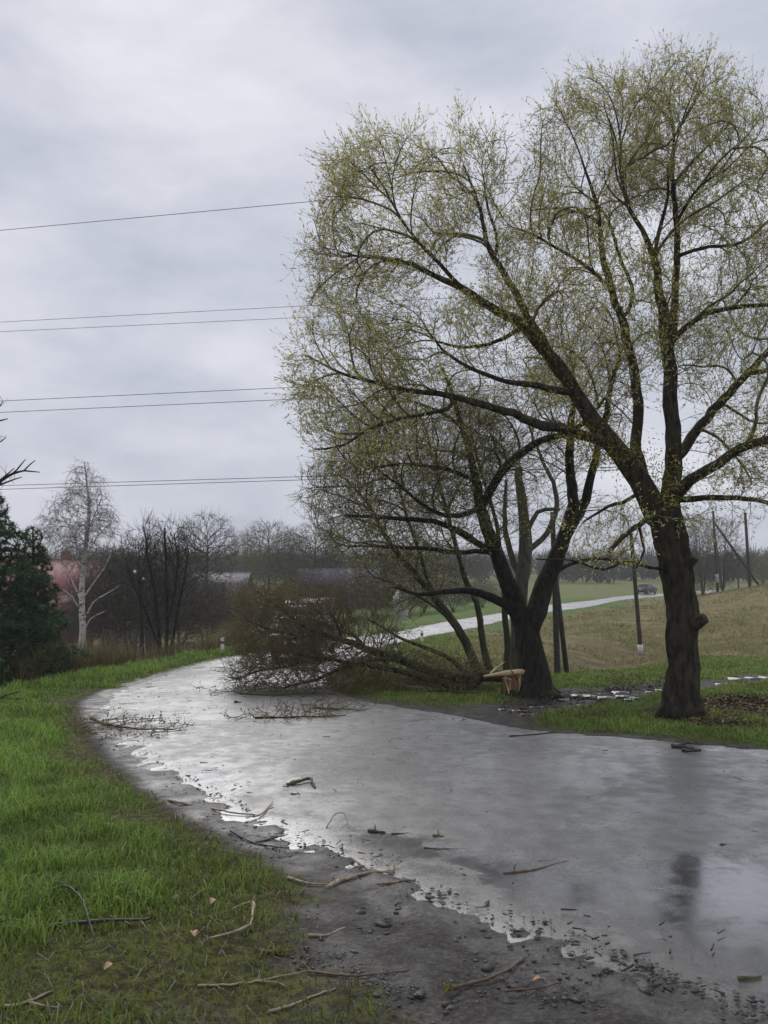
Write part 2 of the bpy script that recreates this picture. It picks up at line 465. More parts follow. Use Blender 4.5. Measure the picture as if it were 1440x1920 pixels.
# muddy shoulder gets clods and little channels
zz = zz + mud * ((fbm(xx * 4, yy * 4, 41, 4) - 0.5) * 0.085) * sstep(40, 14, yy) * sstep(-0.6, -0.2, d_)
nx, ny = len(gx), len(gy)
ii = np.arange(nx * ny).reshape(ny, nx)
quads = np.stack([ii[:-1, :-1], ii[:-1, 1:], ii[1:, 1:], ii[1:, :-1]], -1).reshape(-1, 4)

m, t, b, o = new_mat('ground')
def attr(t, n):
    a = N(t, 'ShaderNodeAttribute'); a.attribute_name = n; return a.outputs['Fac']
nA = noise_node(t, 1.1, 5); nB = noise_node(t, 11, 6, 0.65); nC = noise_node(t, 0.16, 4)
grass = ramp(t, nA.outputs['Fac'], [(0.3, (0.055, 0.100, 0.018)), (0.55, (0.10, 0.155, 0.028)), (0.75, (0.135, 0.175, 0.032))])
mossc = ramp(t, nB.outputs['Fac'], [(0.3, (0.024, 0.024, 0.011)), (0.46, (0.052, 0.048, 0.022)), (0.58, (0.105, 0.115, 0.022)), (0.8, (0.10, 0.088, 0.048))])
mudc = ramp(t, nB.outputs['Fac'], [(0.3, (0.010, 0.008, 0.007)), (0.55, (0.034, 0.028, 0.023)), (0.8, (0.075, 0.062, 0.050))])
dryc = ramp(t, nA.outputs['Fac'], [(0.25, (0.10, 0.105, 0.034)), (0.45, (0.17, 0.145, 0.062)), (0.6, (0.22, 0.175, 0.085)), (0.8, (0.15, 0.11, 0.06))])
soilc = ramp(t, nB.outputs['Fac'], [(0.3, (0.05, 0.032, 0.022)), (0.75, (0.125, 0.085, 0.060))])
litc = ramp(t, nB.outputs['Fac'], [(0.3, (0.012, 0.010, 0.008)), (0.6, (0.045, 0.032, 0.018)), (0.85, (0.12, 0.075, 0.035))])
c = mixc(t, attr(t, 'moss'), grass.outputs['Color'], mossc.outputs['Color'])
c = mixc(t, attr(t, 'dry'), c, dryc.outputs['Color'])
c = mixc(t, attr(t, 'soil'), c, soilc.outputs['Color'])
c = mixc(t, attr(t, 'litter'), c, litc.outputs['Color'])
nM = noise_node(t, 24, 6, 0.75); mud2 = ramp(t, nM.outputs['Fac'], [(0.38, (0.010, 0.008, 0.007)), (0.5, (0.04, 0.034, 0.028)), (0.62, (0.13, 0.115, 0.10))])
mudm = mixc(t, 0.6, mudc.outputs['Color'], mud2.outputs['Color'])
c = mixc(t, attr(t, 'mud'), c, mudm)
t.links.new(c, b.inputs['Base Color'])
nW = noise_node(t, 3.4, 5, 0.6)
wp = N(t, 'ShaderNodeMapRange'); wp.inputs['From Min'].default_value = 0.44; wp.inputs['From Max'].default_value = 0.60; t.links.new(nW.outputs['Fac'], wp.inputs['Value'])
wet = math_n(t, 'MULTIPLY', attr(t, 'wetness'), math_n(t, 'MULTIPLY_ADD', wp.outputs['Result'], 0.5, 0.5), clamp=True)
rg = math_n(t, 'MULTIPLY_ADD', wet, -0.55, 0.86, clamp=True)
t.links.new(rg, b.inputs['Roughness'])
b.inputs['Specular IOR Level'].default_value = 0.5
t.links.new(math_n(t, 'MULTIPLY_ADD', wet, 0.85, 0.12), b.inputs['Specular IOR Level'])
t.links.new(math_n(t, 'MULTIPLY', wet, 0.45), b.inputs['Coat Weight']); b.inputs['Coat Roughness'].default_value = 0.28; b.inputs['Coat IOR'].default_value = 1.5
nD = noise_node(t, 38, 4, 0.6)
bump(t, b, math_n(t, 'ADD', nB.outputs['Fac'], math_n(t, 'MULTIPLY', nD.outputs['Fac'], 0.5)), 1.0, 0.05)
M['ground'] = m
ground = mesh_np('ground', np.stack([xx, yy, zz], 1), [quads], M['ground'], attrs={'mud': mud, 'soil': soil, 'litter': litter, 'moss': moss, 'dry': dry, 'wetness': mud * np.where(s_ < 0, np.maximum(sstep(.42, .12, d_), .45 * sstep(7.5, 6.0, yy)), .3)})
tag(ground, kind='structure')

# ---------------------------------------------------------------- road
ms = 26
lat = np.linspace(0, 1, ms)
lat = 0.5 - 0.5 * np.cos(lat * math.pi) * (0.55 + 0.45 * np.abs(np.cos(lat * math.pi)))     # denser at the edges
RDf = crom(ctl, 0.2)
_s = np.concatenate([[0], np.cumsum(np.linalg.norm(np.diff(RDf[:, :2], axis=0), axis=1))])
RDf = RDf[(RDf[:, 1] < 40) | (np.arange(len(RDf)) % 4 == 0)]
sarc = np.concatenate([[0], np.cumsum(np.linalg.norm(np.diff((RDf[:, 3:5] + RDf[:, 5:7]) / 2, axis=0), axis=1))])
keep = RDf[:, 1] < 400
RDf, sarc = RDf[keep], sarc[keep]
wl_ = np.linalg.norm(RDf[:, 5:7] - RDf[:, 3:5], axis=1)
jl = -0.30 + (fbm(sarc * 0.9, sarc * 0, 51, 4) - 0.5) * 0.10; jr = 0.02 + (fbm(sarc * 0.9, sarc * 0 + 7, 55, 4) - 0.5) * 0.10
tl = lat[None, :] + (jl[:, None] * (1 - lat)[None] ** 3 + jr[:, None] * lat[None] ** 3) / wl_[:, None]
rx = RDf[:, 3:4] * (1 - tl) + RDf[:, 5:6] * tl
ry = RDf[:, 4:5] * (1 - tl) + RDf[:, 6:7] * tl
lm = tl * wl_[:, None]
rz = h0(ry) + 0.012 + 0.02 * np.sin(np.clip(tl, 0, 1) * math.pi) + (fbm(rx * 0.7, ry * 0.7, 61, 2) - 0.5) * 0.02 + (fbm(rx * 2.1, ry * 2.1, 67, 2) - 0.5) * 0.010 * sstep(30, 20, ry)
edg = np.minimum(lm, wl_[:, None] - lm)
rz -= 0.045 * np.clip(1 - (edg + 0.28) / 0.50, 0, 1.5) ** 1.2
film = sstep(8.6, 6.6, ry + 0.28 * rx + (fbm(rx * 1.1, ry * 1.1, 63, 3) - .5) * 1.6) * sstep(0.25, 0.9, lm)
ri = np.arange(rx.size).reshape(rx.shape)
rq = np.stack([ri[:-1, :-1], ri[:-1, 1:], ri[1:, 1:], ri[1:, :-1]], -1).reshape(-1, 4)
m, t, b, o = new_mat('wet asphalt')
tcn = N(t, 'ShaderNodeTexCoord'); vec = tcn.outputs['Object']
big = noise_node(t, 0.55, 5, 0.55, vec); mid = noise_node(t, 2.6, 5, 0.6, vec); fine = noise_node(t, 70, 4, 0.7, vec); cl = noise_node(t, 16, 5, 0.65, vec)
el = attr(t, 'from_left'); er = attr(t, 'from_right')
# standing water: a ragged ribbon about half a metre in from the left edge, thin films elsewhere
rib = N(t, 'ShaderNodeMapRange'); rib.inputs['From Min'].default_value = 0.0; rib.inputs['From Max'].default_value = 1.15; rib.inputs['To Min'].default_value = 0.27; rib.inputs['To Max'].default_value = 0.0
t.links.new(el, rib.inputs['Value'])
ribr = N(t, 'ShaderNodeMapRange'); ribr.inputs['From Min'].default_value = 0.0; ribr.inputs['From Max'].default_value = 1.6; ribr.inputs['To Min'].default_value = 0.22; ribr.inputs['To Max'].default_value = 0.0
t.links.new(er, ribr.inputs['Value'])
pw = math_n(t, 'ADD', math_n(t, 'ADD', math_n(t, 'MULTIPLY', big.outputs['Fac'], 0.6), math_n(t, 'MULTIPLY', mid.outputs['Fac'], 0.4)), math_n(t, 'ADD', rib.outputs['Result'], ribr.outputs['Result']))
pw = math_n(t, 'MULTIPLY_ADD', math_n(t, 'SUBTRACT', cl.outputs['Fac'], 0.5), 0.12, pw)
pw = math_n(t, 'MULTIPLY_ADD', attr(t, 'film'), 0.20, pw)
pud = N(t, 'ShaderNodeMapRange'); pud.inputs['From Min'].default_value = 0.60; pud.inputs['From Max'].default_value = 0.76; pud.interpolation_type = 'SMOOTHSTEP'
t.links.new(pw, pud.inputs['Value'])
asph = ramp(t, fine.outputs['Fac'], [(0.36, (0.05, 0.05, 0.052)), (0.52, (0.11, 0.11, 0.112)), (0.68, (0.20, 0.198, 0.195))])
dirt = ramp(t, cl.outputs['Fac'], [(0.35, (0.022, 0.018, 0.015)), (0.75, (0.070, 0.060, 0.050))])
ed = N(t, 'ShaderNodeMapRange'); ed.inputs['From Min'].default_value = 0.15; ed.inputs['From Max'].default_value = 0.95; ed.inputs['To Min'].default_value = 0.85; ed.inputs['To Max'].default_value = 0
t.links.new(math_n(t, 'MULTIPLY_ADD', math_n(t, 'SUBTRACT', mid.outputs['Fac'], 0.5), 1.2, math_n(t, 'MINIMUM', el, er)), ed.inputs['Value'])
mot = noise_node(t, 9, 7, 0.78, vec); mr = N(t, 'ShaderNodeMapRange'); mr.inputs['From Min'].default_value = 0.36; mr.inputs['From Max'].default_value = 0.64
t.links.new(math_n(t, 'ADD', math_n(t, 'MULTIPLY', mot.outputs['Fac'], 0.6), math_n(t, 'MULTIPLY', mid.outputs['Fac'], 0.4)), mr.inputs['Value'])
asc = mixc(t, mr.outputs['Result'], asph.outputs['Color'], (0.030, 0.029, 0.029)); asc = mixc(t, 0.9, asph.outputs['Color'], asc)
c = mixc(t, ed.outputs['Result'], asc, dirt.outputs['Color'])
t.links.new(c, b.inputs['Base Color'])
rg = mixc(t, pud.outputs['Result'], (0.40, 0.40, 0.40), (0.12, 0.12, 0.12))
sepc = N(t, 'ShaderNodeSeparateColor')
t.links.new(rg, sepc.inputs[0])
rgm = math_n(t, 'MULTIPLY_ADD', math_n(t, 'SUBTRACT', cl.outputs['Fac'], 0.5), 0.25, math_n(t, 'MULTIPLY_ADD', math_n(t, 'SUBTRACT', mid.outputs['Fac'], 0.5), 0.45, sepc.outputs[0]))
rgm = math_n(t, 'MULTIPLY_ADD', ed.outputs['Result'], 0.12, rgm)
rgm = math_n(t, 'MULTIPLY_ADD', math_n(t, 'SUBTRACT', mr.outputs['Result'], 0.5), 0.34, rgm)
t.links.new(math_n(t, 'MAXIMUM', rgm, 0.045), b.inputs['Roughness'])
b.inputs['IOR'].default_value = 1.75
brk = noise_node(t, 4.5, 9, 0.80, vec); bk = N(t, 'ShaderNodeMapRange'); bk.inputs['From Min'].default_value = 0.45; bk.inputs['From Max'].default_value = 0.56
t.links.new(math_n(t, 'ADD', math_n(t, 'MULTIPLY', brk.outputs['Fac'], 0.7), math_n(t, 'MULTIPLY', big.outputs['Fac'], 0.3)), bk.inputs['Value'])
t.links.new(math_n(t, 'MAXIMUM', math_n(t, 'MULTIPLY_ADD', bk.outputs['Result'], 0.92, 0.08), pud.outputs['Result']), b.inputs['Coat Weight']); b.inputs['Coat IOR'].default_value = 1.95
t.links.new(math_n(t, 'MULTIPLY_ADD', math_n(t, 'SUBTRACT', 1.0, pud.outputs['Result']), 0.26, math_n(t, 'MULTIPLY_ADD', cl.outputs['Fac'], 0.16, 0.02)), b.inputs['Coat Roughness'])
crn = b.inputs['Coat Roughness'].links[0].from_socket
EDGE_COAT = crn
bn = N(t, 'ShaderNodeBump'); bn.inputs['Distance'].default_value = 0.012
t.links.new(math_n(t, 'MULTIPLY_ADD', pud.outputs['Result'], -0.68, 0.75), bn.inputs['Strength'])
t.links.new(math_n(t, 'ADD', math_n(t, 'MULTIPLY', fine.outputs['Fac'], 0.5), math_n(t, 'ADD', math_n(t, 'ADD', cl.outputs['Fac'], math_n(t, 'MULTIPLY', brk.outputs['Fac'], 0.8)), mid.outputs['Fac'])), bn.inputs['Height'])
t.links.new(bn.outputs['Normal'], b.inputs['Normal'])
t.links.new(math_n(t, 'MULTIPLY_ADD', ed.outputs['Result'], 0.35, EDGE_COAT), b.inputs['Coat Roughness'])
M['road'] = m
road = mesh_np('road', np.stack([rx.ravel(), ry.ravel(), rz.ravel()], 1), [rq], M['road'],
               attrs={'from_left': lm.ravel(), 'from_right': (wl_[:, None] - lm).ravel(), 'film': film.ravel()})
tag(road, kind='structure')

# puddles lying in the cart track on the right
m, t, b, o = new_mat('puddle water')
b.inputs['Base Color'].default_value = (0.02, 0.018, 0.015, 1); b.inputs['Roughness'].default_value = 0.04; b.inputs['IOR'].default_value = 1.8
nn = noise_node(t, 30, 2); bump(t, b, nn.outputs['Fac'], 0.05, 0.01)
M['puddle'] = m
PUD = [(945, 1331, 12, 3), (975, 1334, 16, 3), (1005, 1328, 13, 2.5), (1052, 1313, 17, 2.5), (1080, 1307, 11, 4), (1102, 1305, 20, 6), (1128, 1303, 15, 4), (1138, 1310, 20, 4.5), (1162, 1300, 15, 4),
       (1172, 1308, 17, 4), (1193, 1312, 12, 2.5), (1180, 1315, 9, 2), (1240, 1294, 13, 3), (1222, 1299, 12, 2), (1352, 1284, 10, 2), (1383, 1275, 16, 3.5), (1413, 1273, 16, 3), (1437, 1272, 13, 3.5), (1090, 1325, 15, 2.2), (985, 1341, 15, 2)]
for px, py, a, bb in PUD:
    c = G([(px, py)])[0]
    Ra = a * c[1] / F; Rb = max(0.12, (bb / F) * c[1] * c[1] / (HC - c[2]))
    k = 22; an = np.arange(k) * 2 * math.pi / k
    rr = 0.75 + 0.55 * fbm(np.cos(an) * 1.6 + px, np.sin(an) * 1.6 + py, 71, 3)
    x = c[0] + np.cos(an) * Ra * rr; y = c[1] + np.sin(an) * Rb * rr
    zt = float(np.max(terrain(x, y))) + 0.02
    V = np.concatenate([np.stack([x, y, np.full(k, zt)], 1), np.stack([c[0] + np.cos(an) * Ra * rr * 1.06, c[1] + np.sin(an) * Rb * rr * 1.06, np.full(k, zt - 0.12)], 1)])
    q = np.arange(k)
    mesh = mesh_np('puddle', V, [q[None], np.stack([q, q + k, (q + 1) % k + k, (q + 1) % k], 1)], M['puddle'], smooth=False)
    tag(mesh, kind='structure')

# ---------------------------------------------------------------- grass
def blades(name, X, Y, hgt, wid, tint, lean=0.5, label=None, cat=None, segs=2, zoff=-0.01):
    n = len(X)
    z = terrain(X, Y) + zoff
    base = np.stack([X, Y, z], 1)
    a = RNG.random(n) * 2 * math.pi
    ld = np.stack([np.cos(a), np.sin(a), np.zeros(n)], 1)
    sd = np.stack([-np.sin(a), np.cos(a), np.zeros(n)], 1)
    # turn blades so that most of them show their width
    sd[:, 1] *= 0.4; sd = nrm(sd)
    L = lean * (0.3 + RNG.random(n))[:, None]
    up = np.array([0, 0, 1.0])
    mid_ = base + up * (hgt * 0.6)[:, None] + ld * hgt[:, None] * L * 0.3
    tip = base + up * (hgt * (1 - 0.35 * L[:, 0] ** 2))[:, None] + ld * hgt[:, None] * L
    w = wid[:, None] * sd
    V = np.stack([base - w, base + w, mid_ + w * 0.75, mid_ - w * 0.75, tip], 1).reshape(-1, 3)
    i = np.arange(n)[:, None] * 5
    o = mesh_np(name, V, [i + np.array([[0, 1, 2, 3]]), i + np.array([[3, 2, 4]])], M['grass'], tint=np.repeat(tint, 5, 0))
    tag(o, label, cat, kind='stuff')
    return o
def scatter(n, ymin, ymax, umin, umax, power=1.0):
    """points in a wedge ahead of the camera, denser nearby"""
    y = ymin * (ymax / ymin) ** (RNG.random(n) ** power)
    u = umin + (umax - umin) * RNG.random(n)
    return u * y, y
X, Y = scatter(560000, 3.2, 46, -0.66, 0.62, 1.0)
z, d, s, tr, dt = terrain(X, Y, True)
mu, so, li, mo, dr = masks(X, Y, d, s, tr, dt)
cl_ = fbm(X * 1.1, Y * 1.1, 81, 3)
prob = (1 - mu) ** 2 * (1 - 0.84 * mo) * (1 - 0.9 * li) * (1 - 0.85 * so) * (1 - 0.95 * dr) * (0.45 + 0.9 * cl_)
ok = (d > 0.06) & (RNG.random(len(X)) < prob) & ~((s < 0) & (X < -0.62 * Y))
ok &= ~((s < 0) & (d > 6.5)); ok &= RNG.random(len(X)) < np.where(s > 0, 0.85, 1.0)
X, Y, mo, dr, cl_, s, d = X[ok], Y[ok], mo[ok], dr[ok], cl_[ok], s[ok], d[ok]
n = len(X)
cl3 = fbm(X * 3.1, Y * 3.1, 87, 3)
hg = (0.045 + 0.11 * RNG.random(n) ** 1.3) * (0.35 + 0.8 * cl_ + 0.75 * sstep(.4, .7, cl3)) * (1 - 0.5 * mo) * np.where(s > 0, 0.6, 1.0)
hg *= np.where(Y > 18, 1.2, 1.0)
wd = 0.0022 + 0.00045 * Y
g = RNG.random(n)[:, None]
nt2 = fbm(X * 0.7, Y * 0.7, 85, 3)[:, None]
tint = (1 - g) * np.array([0.072, 0.150, 0.024]) + g * np.array([0.28, 0.39, 0.075])
tint = np.where((s > 0)[:, None], tint * np.array([0.95, 0.82, 0.9]), tint)
tint = tint * (0.45 + 0.7 * nt2 + 0.45 * sstep(.35, .7, cl3)[:, None])
yel = np.clip(mo[:, None] * 0.6 + (RNG.random((n, 1)) < 0.07) * 0.6, 0, 1)
tint = tint * (1 - yel) + yel * np.array([0.12, 0.130, 0.030]) * (0.5 + g)
grass_o = blades('grass', X, Y, hg, wd, tint, 0.75, 'short wet green grass covering both road verges', 'grass')
print('grass', n, time.time() - T0)
# dead straw lying in the verge grass
X, Y = scatter(26000, 3.2, 30, -0.6, 0.6)
z, d, s, tr, dt = terrain(X, Y, True)
mu, so, li, mo, dr = masks(X, Y, d, s, tr, dt)
ok = (d > 0.05) & (RNG.random(len(X)) < 0.15 + 0.22 * mo) & (mu < 0.7) & (d < 6)
X, Y = X[ok], Y[ok]; n = len(X)
blades('dry_straw', X, Y, 0.05 + 0.06 * RNG.random(n), 0.0022 + 0.0003 * Y, np.array([0.20, 0.16, 0.075]) * (0.35 + 0.8 * RNG.random((n, 1))), 1.6,
       'pale dead straw scattered through the verge grass', 'straw')
# withered tussocks on the slope and in the ditch
X, Y = scatter(90000, 24, 100, -0.08, 0.72, 0.9)
z, d, s, tr, dt = terrain(X, Y, True)
mu, so, li, mo, dr = masks(X, Y, d, s, tr, dt)
cl_ = fbm(X * 0.5, Y * 0.5, 91, 3)
ok = (s > 0) & (d > 1.2) & (RNG.random(len(X)) < (0.15 + dr) * sstep(0.35, 0.6, cl_))
X, Y, cl_ = X[ok], Y[ok], cl_[ok]; n = len(X)
g = RNG.random((n, 1))
tint = (1 - g) * np.array([0.19, 0.17, 0.07]) + g * np.array([0.36, 0.30, 0.15])
gm = (RNG.random((n, 1)) < 0.22)
tint = np.where(gm, np.array([0.17, 0.20, 0.055]), tint)
blades('dry_grass', X, Y, (0.05 + 0.20 * RNG.random(n)) * (0.2 + 1.3 * cl_), 0.004 + 0.00045 * Y, tint, 1.0, 'withered tan grass covering the terraced slope on the right', 'grass')

# ---------------------------------------------------------------- trees
class Tree:
    def __init__(s, seed=1, step=0.16):
        s.pos = []; s.par = []; s.rad = []; s.path = []; s.step = step
        s.rng = np.random.default_rng(seed); s.seed = seed; s.paths = []
    def limb(s, pts, wig=0.25, join=True):
        """pts rows: x,y,z,r ; hooks onto the nearest node already there"""
        P = crom(np.asarray(pts, float), s.step)
        n = len(P)
        w = s.rng.normal(0, 1, (n, 3)); w = (w + np.roll(w, 1, 0) + np.roll(w, -1, 0)) / 3
        w[0] = 0
        P[:, :3] += w * np.minimum(P[:, 3:4] * wig * 1.6 + 0.006, 0.035)
        par = -1
        if join and s.pos:
            A = np.array(s.pos); j = int(((A - P[0, :3]) ** 2).sum(1).argmin())
            par = j; P[0, :3] = A[j]
        pid = len(s.paths); idx = []
        for i in range(n):
            if i == 0 and par >= 0:
                idx.append(par); continue
            s.pos.append(P[i, :3]); s.par.append(idx[-1] if idx else -1); s.rad.append(max(P[i, 3], 0.004)); s.path.append(pid)
            idx.append(len(s.pos) - 1)
        pr = P.copy()
        s.paths.append((P[:, :3].copy(), np.maximum(P[:, 3], 0.004)))
        return s
    def grow(s, attr_pts, infl=1.6, kill=0.2, inertia=0.55, trop=(0, 0, 0.10), iters=90, jit=0.10, step=None, maxch=2, radial=None, rw=0.0):
        A = np.asarray(attr_pts, float); step = step or s.step
        n0 = len(s.pos)
        pos = [np.asarray(p, float) for p in s.pos]; par = list(s.par)
        dirs = [nrm((pos[i] - pos[par[i]])[None])[0] if par[i] >= 0 else np.array([0, 0, 1.0]) for i in range(n0)]
        nch = [0] * n0
        nd = np.full(len(A), 1e9); ni = np.zeros(len(A), int)
        new = list(range(n0)); trop = np.asarray(trop, float)
        kids = {}
        for it in range(iters):
            if not new or not len(A): break
            kd = kdtree.KDTree(len(new))
            for k in new: kd.insert(pos[k], k)
            kd.balance()
            find = kd.find
            for j in range(len(A)):
                co, ix, ds = find(A[j])
                if ds < nd[j]: nd[j] = ds; ni[j] = ix
            alive = nd > kill
            A, nd, ni = A[alive], nd[alive], ni[alive]
            act = nd < infl
            if not act.any(): break
            u, inv = np.unique(ni[act], return_inverse=True)
            PU = np.array([pos[k] for k in u])
            vec = nrm(A[act] - PU[inv])
            sm = np.zeros((len(u), 3)); np.add.at(sm, inv, vec)
            dv = nrm(sm) + inertia * np.array([dirs[k] for k in u]) + trop + s.rng.normal(0, jit, (len(u), 3))
            if radial is not None: dv = dv + rw * nrm(PU - np.asarray(radial))
            dv = nrm(dv); NP = PU + dv * step
            new = []
            for a, k in enumerate(u):
                if nch[k] >= maxch: continue
                bad = False
                for c in kids.get(k, ()):
                    if ((pos[c] - NP[a]) ** 2).sum() < (0.45 * step) ** 2: bad = True; break
                if bad: continue
                pos.append(NP[a]); par.append(int(k)); dirs.append(dv[a]); nch.append(0); nch[k] += 1
                kids.setdefault(int(k), []).append(len(pos) - 1); new.append(len(pos) - 1)
        s.pos = pos; s.par = par
        s.rad += [None] * (len(pos) - len(s.rad)); s.path += [-1] * (len(pos) - len(s.path))
        return s
    def finish(s, tip=0.0035, e=2.35, cap=0.8):
        n = len(s.pos); fixed = [r is not None for r in s.rad]
        acc = np.zeros(n); par = s.par
        rad = np.zeros(n)
        for i in range(n - 1, -1, -1):
            rad[i] = s.rad[i] if fixed[i] else (max(acc[i], tip ** e)) ** (1 / e)
            if par[i] >= 0 and not fixed[i]: acc[par[i]] += rad[i] ** e
        main = np.full(n, -1); best = np.zeros(n)
        for i in range(n):
            p = par[i]
            if p >= 0 and rad[i] > best[p]: best[p] = rad[i]; main[p] = i
        for i in range(n):
            p = par[i]
            if p >= 0 and not fixed[i]:
                rad[i] = min(rad[i], rad[p] * (0.97 if (main[p] == i and not fixed[p]) else cap))
        s.R = rad; s.P = np.array(s.pos); s.PAR = np.array(par); s.MAIN = main; s.FIX = np.array(fixed)
        D = np.zeros((n, 3)); ok = s.PAR >= 0
        D[ok] = nrm(s.P[ok] - s.P[s.PAR[ok]])
        s.D = D
        T = D.copy()
        hm = main >= 0
        T[hm] = nrm(D[hm] + D[main[hm]])
        s.T = T
        return s
    def twiglets(s, per=1.3, rmax=0.012, length=(0.15, 0.4), spread=0.7, up=0.25, segs=3, r=0.003, droop=0.0, radial=None, rw=0.0):
        c = np.where((s.R < rmax) & ~s.FIX)[0]
        if not len(c): return
        reps = np.repeat(c, s.rng.poisson(per, len(c)))
        n = len(reps)
        L = length[0] + (length[1] - length[0]) * s.rng.random(n)
        dv = nrm(s.D[reps] * 0.9 + s.rng.normal(0, spread, (n, 3)) + np.array([0, 0, up]) + (rw * nrm(s.P[reps] - np.asarray(radial)) if radial is not None else 0))
        p = s.P[reps]; S0 = []; S1 = []; R0 = []; R1 = []; Dl = []
        for k in range(segs):
            q = p + dv * (L / segs)[:, None]
            S0.append(p); S1.append(q); R0.append(np.full(n, r * (1 - 0.22 * k))); R1.append(np.full(n, r * (1 - 0.22 * (k + 1)))); Dl.append(dv)
            p = q
            dv = nrm(dv + s.rng.normal(0, 0.2, (n, 3)) + np.array([0, 0, 0.18 - droop]))
        s.tw = tuple(np.concatenate(a) for a in (S0, S1, R0, R1, Dl))
    def crown_mesh(s, skip_fixed=True):
        """branches (grown nodes) and twiglets as one mesh"""
        Vs = []; Fs = []; off = 0
        ok = (s.PAR >= 0) & ~s.FIX
        i = np.where(ok)[0]; p = s.PAR[i]
        mainc = s.MAIN[p] == i
        r0 = np.where(mainc & ~s.FIX[p], s.R[p], s.R[i]); t0 = np.where((mainc & ~s.FIX[p])[:, None], s.T[p], s.D[i])
        sets = [(s.P[p], s.P[i], r0, s.R[i], t0, s.T[i])]
        if hasattr(s, 'tw'):
            a, b_, c, d, dl = s.tw
            sets.append((a, b_, c, d, dl, dl))
        for P0, P1, A0, A1, T0_, T1_ in sets:
            for lo, hi, k in ((0, 0.010, 3), (0.010, 0.03, 4), (0.03, 9, 7)):
                m_ = (A1 >= lo) & (A1 < hi)
                if not m_.any(): continue
                V, Fq = seg_np(P0[m_], P1[m_], A0[m_], A1[m_], T0_[m_], T1_[m_], k)
                Vs.append(V); Fs.append(Fq + off); off += len(V)
        return np.concatenate(Vs), [np.concatenate(Fs)]
def seg_np(P0, P1, R0, R1, Ta, Tb, k):
    ref = np.array([0.12, 0.97, 0.2])
    def ring(P, r, T):
        u = nrm(np.cross(T, ref)); w = np.cross(T, u)
        an = np.arange(k) * 2 * math.pi / k
        return P[:, None] + r[:, None, None] * (np.cos(an)[None, :, None] * u[:, None] + np.sin(an)[None, :, None] * w[:, None])
    V = np.concatenate([ring(P0, R0, Ta), ring(P1, R1, Tb)], 1).reshape(-1, 3)
    b_ = np.arange(len(P0))[:, None, None] * 2 * k
    j = np.arange(k); q = np.stack([j, (j + 1) % k, (j + 1) % k + k, j + k], 1)
    return V, (b_ + q[None]).reshape(-1, 4)
def leaf_quads(pos, dirs, ln, wd, rng):
    n = len(pos)
    d = nrm(dirs + rng.normal(0, 0.6, (n, 3)))
    sd = nrm(np.cross(d, rng.normal(0, 1, (n, 3))))
    ln = np.broadcast_to(ln, (n,))[:, None]; wd = np.broadcast_to(wd, (n,))[:, None]
    V = np.stack([pos, pos + d * ln * 0.5 + sd * wd, pos + d * ln, pos + d * ln * 0.5 - sd * wd], 1).reshape(-1, 3)
    return V, np.arange(n * 4).reshape(n, 4)
def gaps(A_):
    q = np.array([mnoise.noise(Vector((a[0] * 0.85, a[1] * 0.85, a[2] * 0.85))) + 0.6 * mnoise.noise(Vector((a[0] * 2.1 + 5, a[1] * 2.1, a[2] * 2.1))) for a in A_])
    return A_[q > -0.20]
def lobe(cx, cy, Yc, rx, ry, rY, n, rng, shell=0.55, gap=True):
    v = nrm(rng.normal(0, 1, (n, 3))); rr = rng.random(n) ** (1 / 3) * (1 - shell) + shell * (0.72 + 0.28 * rng.random(n)) * rng.random(n) ** 0.12
    rr = np.minimum(rr, 1.0)
    c = P3(cx, cy, Yc)
    return (gaps if gap else np.asarray)(c + v * rr[:, None] * np.array([rx * Yc / F, rY, ry * Yc / F]))
def shellp(cx, cy, Yc, rx, ry, rY, n, rng):
    v = nrm(rng.normal(0, 1, (n, 3))) * (0.8 + 0.18 * rng.random((n, 1)))
    return P3(cx, cy, Yc) + v * np.array([rx * Yc / F, rY, ry * Yc / F])
